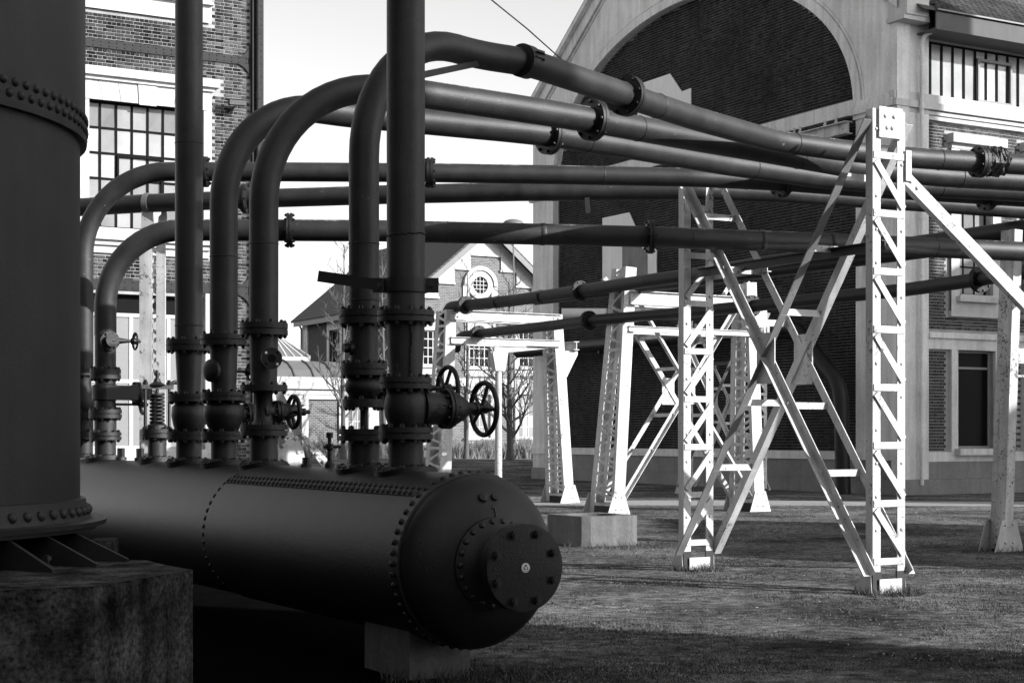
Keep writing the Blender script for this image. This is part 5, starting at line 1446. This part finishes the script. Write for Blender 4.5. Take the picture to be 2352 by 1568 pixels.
# portals with tapering lattice legs
def portal_leg(par, F0, F1, B0, B1_, ax, m, wd=.25, bolts=True):
    """front channel F0-F1, back channel B0-B1_, laced on both cheeks"""
    ax = V(ax).normalized(); dv = (B0 - F0); dv.z = 0; dv.normalize()
    part('front_channel', MB().chan(F0 + Z * .03, F1, wd, .09, .012, ax, dv), m, par, smooth=0)
    part('back_channel', MB().chan(B0 + Z * .03, B1_, wd, min(.17, (B0 - F0).length * .3), .012, ax, -dv), m, par, smooth=0)
    n = 8
    for sg in (-1, 1):
        for k in range(n):
            a = F0.lerp(F1, (k + .35) / n) + ax * sg * (wd / 2 - .006) + dv * .05; b = B0.lerp(B1_, (k + .35) / n) + ax * sg * (wd / 2 - .006) - dv * .05
            a2 = F0.lerp(F1, (k + 1.2) / n if k < n - 1 else .995) + ax * sg * (wd / 2 - .004) + dv * .05
            bm_ = B0.lerp(B1_, (k + .78) / n) + ax * sg * (wd / 2 - .004) - dv * .05
            am_ = F0.lerp(F1, (k + .55) / n) + ax * sg * (wd / 2 - .004) + dv * .05
            part('batten', MB().bar(a, b, .06, .009, Z), m, par, smooth=0)
            part('lacing_bar', MB().bar(am_, bm_, .055, .008, Z), m, par, smooth=0)
            part('lacing_bar', MB().bar(bm_, a2, .055, .008, Z), m, par, smooth=0)
    for (P0, dr) in ((F0, -dv), (B0, dv)):
        ft = MB(); q = P0 + dr * .006
        ft.prism([q - ax * .27, q + ax * .27, q + ax * .13 + Z * .42, q - ax * .13 + Z * .42], dr * .012)
        fo = part('foot_plate', ft, m, par, smooth=0)
        for i in (-1, 1):
            for z in (.12, .36): piece('rivet', ME['rivet_w'], fo, q + ax * .07 * i + Z * z + dr * .012, ZZ=dr)
    part('tarred_foot', MB().box((F0 + B0) / 2 + Z * .11, ax * (wd / 2 - .014), dv * ((B0 - F0).length / 2 - .02), Z * .11), M['foot'], par, smooth=0)
    if bolts:
        o = par
        for k in range(16): piece('rivet', ME['rivet_w'], par, B0.lerp(B1_, (k + .5) / 16) - ax * (wd / 2) - dv * .035, ZZ=-ax, scale=.8)
def leg_pts(fx, fy, tx, ty, s0=.88, s1=.50, lean=None):
    F0 = gnd(fx, fy); F1 = at(tx, ty, F0.y + .05)
    if lean is not None: F1 = V((F0.x + VX.x * lean, F0.y + VX.y * lean, F1.z))
    return F0, F1, F0 + UX * s0, F1 + UX * s1
P2 = thing('pipe_portal', 'braced white portal with tapering lattice legs behind the square concrete block', 'portal', gnd(1421, 1184))
f0, f1, b0, b1 = leg_pts(1421, 1184, 1450, 613)
HP2 = f1.z
portal_leg(P2, f0, f1, b0, b1, VX, W_)
wR = 3.45
lean = (f1 - f0).dot(VX)
f0r = f0 + VX * wR; f1r = f0r - VX * lean * .9 + Z * (HP2 - .15); b0r = f0r + UX * .88; b1r = f1r + UX * .50
portal_leg(P2, f0r, f1r, b0r, b1r, VX, W_)
zb = HC + (YH - 676) / F * f0.y
def on_leg(a, b, z): return a.lerp(b, (z - a.z) / (b.z - a.z))
for (a, b, c, d) in ((f0, f1, f0r, f1r), (b0, b1, b0r, b1r)):
    off = -UX * .02 if a is f0 else UX * .02
    part('crossbeam', MB().ibeam(on_leg(a, b, 4.22) + off, on_leg(c, d, 4.22) + off, .27, .14, .014, UX), W_, P2, smooth=0)
    part('crossbeam', MB().ibeam(on_leg(a, b, 3.62) + off, on_leg(c, d, 3.62) + off, .11, .08, .012, UX), W_, P2, smooth=0)
xc = (f0 + b0) / 2; xd = (f0r + b0r) / 2
xbrace(P2, xc + VX * .14, xd - VX * .14, HP2 - .05, HP2 - .05, UX, .62, .25)
# the nearer portal leg on the right edge, weathered
F3 = gnd(2316, 1266); T3_ = at(2340, 527, F3.y + .02)
P3 = thing('portal_leg_post', 'weathered white portal leg with rust streaks passing behind the raking strut', 'post', F3); P3.name = 'weathered_post'
portal_leg(P3, F3, T3_, F3 + UX * .26, T3_ + UX * .24, VX, M['white_old'], .15, True)
part('cheek_plate', MB().prism([F3 - VX * .069 + UX * .02 + Z * .1, F3 - VX * .069 + UX * .24 + Z * .1, T3_ - VX * .069 + UX * .22, T3_ - VX * .069 + UX * .02], VX * .008), M['white_old'], P3, smooth=0)
for z_ in (2.35, 2.62): part('side_bracket', MB().box(F3 + VX * .34 + Z * z_ + UX * .1, VX * .26, UX * .13, Z * (.015 if z_ < 2.5 else .1)), M['white_old'], P3, smooth=0)

P1 = thing('pipe_portal', 'white portal of two lattice legs and two crossbeams before the gabled house', 'portal', gnd(1309, 1155))
f0, f1, b0, b1 = leg_pts(1309, 1155, 1281, 722)
portal_leg(P1, f0, f1, b0, b1, VX, W_)
f1l = f1 - VX * 2.75; f0l = f1l - VX * .15; f0l = V((f0l.x, f0l.y, 0)); b0l = f0l + UX * .88; b1l = f1l + UX * .50
portal_leg(P1, f0l, f1l, b0l, b1l, VX, W_)
for (a, b, c, d, q) in ((f0, f1, f0l, f1l, -1), (b0, b1, b0l, b1l, 1)):
    p_, q_ = on_leg(a, b, 4.22) + UX * q * .03 + VX * .06, on_leg(c, d, 4.22) + UX * q * .03 - VX * .06
    o = part('crossbeam', MB().ibeam(p_, q_, .22, .14, .014, UX), W_, P1, smooth=0)
    if q < 0:
        for e in (p_ - VX * .1, q_ + VX * .1):
            for i in (-1, 1):
                for j in (-1, 1): piece('rivet', ME['rivet_w'], o, e + VX * .06 * i + Z * .05 * j - UX * .075, ZZ=-UX)
    part('crossbeam', MB().ibeam(on_leg(a, b, 3.66) + UX * q * .03, on_leg(c, d, 3.66) + UX * q * .03, .15, .10, .012, UX), W_, P1, smooth=0)
for k in range(6):
    a = on_leg(f0, f1, 4.105).lerp(on_leg(f0l, f1l, 4.105), (k + .2) / 6); b = on_leg(b0, b1, 4.105).lerp(on_leg(b0l, b1l, 4.105), (k + .8) / 6)
    part('lacing_bar', MB().bar(a, b, .05, .008, VX), W_, P1, smooth=0)
br = MB(); q = on_leg(f0, f1, 3.4) + VX * .13
br.prism([q - Z * .5, q + VX * .05 - Z * .5, q + VX * .34 + Z * .02, q + VX * .34 + Z * .1, q + Z * .1], UX * .02); part('side_bracket', br, W_, P1, smooth=0)
part('bracket_beam', MB().ibeam(q + VX * .25 + Z * .22 - UX * .1, q + VX * .25 + Z * .22 + UX * .7, .2, .14, .02, VX), W_, P1, smooth=0)
# iron post under the lower crossbeam
kx = on_leg(f0, f1, 3.66).lerp(on_leg(f0l, f1l, 3.66), .57); kx = V((kx.x, kx.y, 0)) 
post = thing('iron_post', 'slim round white post with a flared head under the lower portal beam', 'post', kx)
part('shaft', MB().lathe([(0, .16), (.12, .15), (.14, .085), (3.05, .072)], kx, Z, 20), W_, post)
part('capital', MB().prism([kx - VX * .12 + UX * .1 + Z * 3.0, kx + VX * .12 + UX * .1 + Z * 3.0, kx + VX * .2 + UX * .1 + Z * 3.42, kx - VX * .2 + UX * .1 + Z * 3.42], -UX * .2), W_, post, smooth=0)
part('haunch', MB().prism([kx - VX * .1 + Z * 3.42, kx + VX * .2 + Z * 3.42, kx + VX * 1.45 + Z * 3.56, kx - VX * .1 + Z * 3.56], UX * .06), W_, post, smooth=0)

# forked white column under the level pipe, left
cY = lev(352, 467, 4.72).y
cp = V(((352 - CX) / F * cY, cY, 0))
colm = thing('steel_column', 'white laced steel column with a forked head behind the curved risers', 'column', cp)
zt = HC + (YH - 530) / F * cY
for (xo, wc_) in ((-.105, .17), (.10, .12)): part('channel', MB().chan(cp + V((xo, 0, .0)), cp + V((xo, 0, zt)), wc_, .06, .011, V((1, 0, 0)), V((0, 1, 0))), M['white_old'] if xo < 0 else W_, colm, smooth=0)
for k in range(14):
    z = .3 + k * (zt - .5) / 14; dz = (zt - .5) / 14
    part('lacing_bar', MB().bar(cp + V((-.1, .02, z)), cp + V((.1, .02, z + dz * .5)), .045, .008, Z), W_, colm, smooth=0)
    part('lacing_bar', MB().bar(cp + V((.1, .028, z + dz * .5)), cp + V((-.1, .028, z + dz)), .045, .008, Z), W_, colm, smooth=0)
fk = MB(); fk.prism([cp + V((-.16, -.05, zt)), cp + V((.02, -.05, zt)), cp + V((.0, -.05, 4.62)), cp + V((-.14, -.05, 4.78))], V((0, .03, 0))); fk.prism([cp + V((.03, .1, zt)), cp + V((.17, .1, zt)), cp + V((.16, .1, 4.65)), cp + V((.05, .1, 4.55))], V((0, .03, 0)))
part('forked_head', fk, M['white_old'], colm, smooth=0)
part('base_plate', MB().box(cp + Z * .015, V((.3, 0, 0)), V((0, .25, 0)), Z * .015), M['foot'], colm, smooth=0)

# white riveted raker foot behind the drum
rp = at(700, 1000, 21.0); rp.z = 0
rak = thing('lattice_raker', 'white riveted lattice raker leaning up to the left behind the handwheel', 'steel frame', rp)
apx = at(691, 1000, 21.0); 
def q2(x, y, dy=0): return at(x, y, 21.0 + (x - 690) / F * 21 * .55 + dy)
pl_ = part('side_plate', MB().prism([q2(640, 1022), q2(676, 1002), q2(692, 1002), q2(740, 1300, 0), q2(640, 1300)], NX * -.02), W_, rak, smooth=0)
for k in range(9):
    p = q2(690, 1006).lerp(q2(733, 1260), k / 8); piece('rivet', ME['rivet_w'], pl_, p + V((-.06, -.03, 0)), ZZ=NX, scale=1.5)
    p = q2(646, 1024).lerp(q2(648, 1270), k / 8); piece('rivet', ME['rivet_w'], pl_, p + V((.02, -.012, 0)), ZZ=V((0, -1, 0)), scale=1.3)
fl_ = MB(); fl_.prism([q2(690, 1000, -.03), q2(702, 1000, -.03), q2(930, 1243, -.03), q2(860, 1243, -.03)], NX * -.03); fb = part('flange_bar', fl_, W_, rak, smooth=0)
for k in range(14): piece('rivet', ME['rivet_w'], fb, q2(697, 1004, -.04).lerp(q2(886, 1243, -.04), k / 13), ZZ=NX, scale=1.2)
for (a, c) in (((676, 1002), (600, 840)), ((640, 1022), (560, 850))): part('chord', MB().angle(q2(*a), q2(*c), .11, .012, V((1, 0, 0)), V((0, 1, 0))), W_, rak, smooth=0)
for k in range(5):
    a = V((676, 1002, 0)).lerp(V((600, 840, 0)), (k + .1) / 5); c = V((640, 1022, 0)).lerp(V((560, 850, 0)), (k + .75) / 5); e = V((676, 1002, 0)).lerp(V((600, 840, 0)), (k + 1.0) / 5)
    part('lacing_bar', MB().bar(q2(a.x, a.y, -.015), q2(c.x, c.y, -.015), .07, .01, Z), W_, rak, smooth=0)
    part('lacing_bar', MB().bar(q2(c.x, c.y, -.03), q2(e.x, e.y, -.03), .07, .01, Z), W_, rak, smooth=0)

# square concrete block with a round sink
cb0 = gnd(1341, 1256); bh = .42
e1 = VX; e2_ = UX
LX, LU = .93, 1.05
blk = thing('concrete_block', 'square grey concrete block with a round dark recess on top', 'block', cb0 + VX * LX / 2 + UX * LU / 2)
o0 = cb0 + VX * LX / 2 + UX * LU / 2
bk = MB(); n = 32
rim = [o0 + (VX * math.cos(2 * math.pi * i / n) + UX * math.sin(2 * math.pi * i / n)) * .36 + Z * bh for i in range(n)]
cor = []
for i in range(n):
    q = 2 * math.pi * i / n; c, s = math.cos(q), math.sin(q); k = 1 / max(abs(c) / (LX / 2), abs(s) / (LU / 2)); cor.append(o0 + (VX * c + UX * s) * k + Z * bh)
bk.add(rim + cor + [p - Z * .12 for p in rim] + [p - Z * bh for p in cor], [(i, (i + 1) % n, n + (i + 1) % n, n + i) for i in range(n)] + [(i, (i + 1) % n, 2 * n + (i + 1) % n, 2 * n + i) for i in range(n)] + [(n + i, n + (i + 1) % n, 3 * n + (i + 1) % n, 3 * n + i) for i in range(n)])
part('block', bk, M['conc_l'], blk, smooth=0)
part('recess', MB().disc(o0 + Z * (bh - .12), Z, .36, .004, 32), M['foot'], blk, smooth=0)

# chain between the stubs, cable in the sky
ch0 = at(546, 1003, 17.0)
chn = thing('chain', 'short hanging iron chain between two riser stubs', 'chain', ch0 + V((0, 0, -.4)))
for k in range(9):
    c = ch0 - Z * .055 * k
    part('chain_link', MB().torus(c, V((1, 0, 0)) if k % 2 else V((0, 1, 0)), .022, .006, 14, 6), M['iron'], chn, smooth=60)
cab = MB().tube([at(1292, 139, 55.5), at(1210, 66, 50), at(1126, -2, 45), at(1000, -110, 38)], .022, 6)
tag(part('cable', cab, M['rust'], None), 'thin dark cable slanting across the sky to the gable', 'cable')
# street lamp
lb_ = at(1183, 1062, 89.0); lb_.z = gz(89)
lam = thing('street_lamp', 'slim far street lamp with a pale domed head above the house', 'street lamp', lb_)
hz = HC + (YH - 505) / F * 89
part('pole', MB().tube([lb_, V((lb_.x - .1, lb_.y, hz - .25))], [.06, .04], 8), M['zinc'], lam)
part('lamp_head', MB().lathe([(0, .12), (.02, .62), (.1, .6), (.22, .48), (.3, .25), (.33, .02)], V((lb_.x - .1, lb_.y, hz - .28)), Z, 20), M['zinc'], lam)
# low dark wall by the beds
tag(part('low_wall', MB().box(at(988, 1042, 84) , V((.32, 0, 0)), V((0, .3, 0)), Z * .2), M['plinth'], None, smooth=0), 'small dark low wall at the edge of the grass bed', 'wall')

# ================================================================ VEGETATION
def bare_tree(base, H, label, seed, lean=0.0, spread=.32, low=.12, dens=1.0, r0=None, up=.9):
    rnd = random.Random(seed)
    t = thing('bare_tree', label, 'tree', base, 'bare trees in the far bed')
    r0 = r0 or H * .011
    pts = []; rs = []
    n = 14; x = y = 0
    for i in range(n + 1):
        q = i / n; pts.append(base + V((x + lean * q * H, y, q * H))); rs.append(r0 * (1 - q) ** .8 + .008)
        x += rnd.uniform(-.03, .03); y += rnd.uniform(-.03, .03)
    rs[0] = r0 * 1.5
    part('trunk', MB().tube(pts, rs, 8), M['bark'], t, smooth=60)
    cr = MB()
    def branch(p, d, L, r, depth):
        m = 5; P_ = [p]; q = V(p); dd = V(d)
        for k in range(m):
            dd = (dd + V((rnd.uniform(-.16, .16), rnd.uniform(-.16, .16), rnd.uniform(-.02, .16) * up))).normalized(); q = q + dd * L / m; P_.append(V(q))
        cr.tube(P_, [r * (1 - .8 * k / m) + .003 for k in range(m + 1)], 4 if depth else 5, cap=False)
        if depth < 2:
            for k in range(1, m + 1):
                for _ in range(2 if depth == 0 else 1):
                    if rnd.random() < .85 * dens:
                        s_ = (dd + V((rnd.uniform(-1, 1), rnd.uniform(-1, 1), rnd.uniform(-.1, .7)))).normalized()
                        branch(P_[k], s_, L * rnd.uniform(.28, .5), r * .5, depth + 1)
    nb = int(26 * dens)
    for i in range(nb):
        q = low + (.97 - low) * (i + rnd.random()) / nb
        a = i * 2.4 + rnd.uniform(-.5, .5)
        k = min(n - 1, int(q * n)); p = pts[k].lerp(pts[k + 1], q * n - k)
        L = H * spread * (1 - q * .82) * rnd.uniform(.7, 1.1)
        branch(p, V((math.cos(a), math.sin(a), rnd.uniform(.45, 1.0))).normalized(), L, r0 * (.42 * (1 - q) + .1), 0)
    part('crown', cr, M['twig'], t, smooth=60)
    return t
def tb_(x, Y): return V(((x - CX) / F * Y, Y, gz(Y)))
def zz(y, Y): return HC + (YH - y) / F * Y - gz(Y)
bare_tree(tb_(789, 82), zz(550, 82), 'pale slender bare tree before the low wing', 3, 0, .30, .16, 1.0)
bare_tree(tb_(1071, 84), zz(600, 84), 'thin straight bare tree in front of the round window', 5, 0, .24, .14, .9)
bare_tree(tb_(1172, 80), zz(640, 80), 'dark-trunked bare tree with upswept branches beside the hall', 9, 0.0, .36, .10, 1.1, .17)
bare_tree(tb_(882, 88), zz(560, 88), 'bare tree showing between the two thickest risers', 12, 0, .28, .2, .9)
bare_tree(tb_(728, 92), zz(860, 92), 'small bare sapling at the corner of the house flank', 15, 0, .3, .2, .7, .06)

rnd = random.Random(21)
rb = MB()
for i in range(1500):
    x = rnd.uniform(640, 1250); Y = rnd.uniform(84.5, 87.5)
    clump = .5 + .5 * math.sin(x * .043) * math.sin(x * .11 + 1)
    b0_ = tb_(x, Y); H = rnd.uniform(.5, 1.0) * (.75 + .55 * clump)
    for k in range(7):
        dx_, dy_ = rnd.uniform(-.4, .4), rnd.uniform(-.3, .3); w = .02
        p = b0_ + V((rnd.uniform(-.15, .15), rnd.uniform(-.1, .1), -.02)); tpv = p + V((dx_, dy_, H)); mid = p.lerp(tpv, .6) + V((dx_ * -.15, 0, H * .1))
        rb.add([p - V((w, 0, 0)), p + V((w, 0, 0)), mid + V((w, 0, 0)), mid - V((w, 0, 0)), tpv], [(0, 1, 2, 3), (3, 2, 4)], rnd.random())
ro = part('ornamental_grass', rb, M['reed'], None, smooth=0, kind='stuff'); tag(ro, 'feathery pale ornamental grasses filling the far bed', 'grass')

# short turf, tufts at the feet, and leaf litter
gb2 = MB(); rnd = random.Random(5)
def blade(x, y, h, w, tone):
    a = rnd.uniform(0, 6.28); lx, ly = rnd.uniform(-1, 1) * h * .9, rnd.uniform(-1, 1) * h * .9
    ca, sa = math.cos(a) * w, math.sin(a) * w
    gb2.add([(x - ca, y - sa, -.003), (x + ca, y + sa, -.003), (x + lx, y + ly, h)], [(0, 1, 2)], tone)
N_ = 150000
for i in range(N_):
    Y = 9.5 + 26.5 * rnd.random() ** 1.9
    X = rnd.uniform(-.02, .34) * Y
    nzv = math.sin(X * 1.7 + 3 * math.sin(Y * .9)) * math.sin(Y * 1.3 + X * .6)
    if rnd.random() > .62 + .38 * nzv: continue
    blade(X, Y, rnd.uniform(.004, .014) * (1 + .6 * nzv), rnd.uniform(.002, .004) * (1 + Y * .06), rnd.random())
for (cx_, cy_, n_, r_) in ((A1.x, A1.y, 900, .35), (B1.x, B1.y, 700, .3), (gnd(1421, 1184).x, gnd(1421, 1184).y, 300, .5), (cb0.x + .4, cb0.y + .1, 500, .7), (gnd(2313, 1265).x, gnd(2313, 1265).y, 300, .4), (-.35, 10.1, 700, .5)):
    for k in range(n_):
        a = rnd.uniform(0, 6.28); r = r_ * math.sqrt(rnd.random()); blade(cx_ + r * math.cos(a), cy_ + r * math.sin(a), rnd.uniform(.03, .12), .004, rnd.random())
for k in range(130):                                # weeds and longer clumps
    Y = 10.5 + 20 * rnd.random() ** 1.6; X = rnd.uniform(-.01, .33) * Y; r_ = rnd.uniform(.05, .22); hh = rnd.uniform(.02, .05)
    for j in range(rnd.randrange(25, 80)):
        a = rnd.uniform(0, 6.28); r = r_ * math.sqrt(rnd.random()); blade(X + r * math.cos(a), Y + r * math.sin(a) * .7, hh * rnd.uniform(.4, 1), .004, rnd.random())
go = part('turf', gb2, M['turf_blade'], None, smooth=0, kind='stuff'); tag(go, 'short sparse turf covering the yard', 'grass')
lb2 = MB()
for i in range(4000):
    Y = 9.7 + 22 * rnd.random() ** 1.8; X = rnd.uniform(-.02, .34) * Y; a = rnd.uniform(0, 6.28); s = rnd.uniform(.003, .011) * (1 + .03 * Y); z = rnd.uniform(.012, .03)
    u1, u2 = V((math.cos(a), math.sin(a), rnd.uniform(-.4, .4))) * s, V((-math.sin(a), math.cos(a), rnd.uniform(-.4, .4))) * s * .6
    c = V((X, Y, z)); lb2.add([c - u1, c - u2, c + u1, c + u2], [(0, 1, 2, 3)], rnd.random())
lo2 = part('leaf_litter', lb2, M['leafbit'], None, smooth=0, kind='stuff'); tag(lo2, 'dead leaves and twigs scattered over the turf', 'leaves')
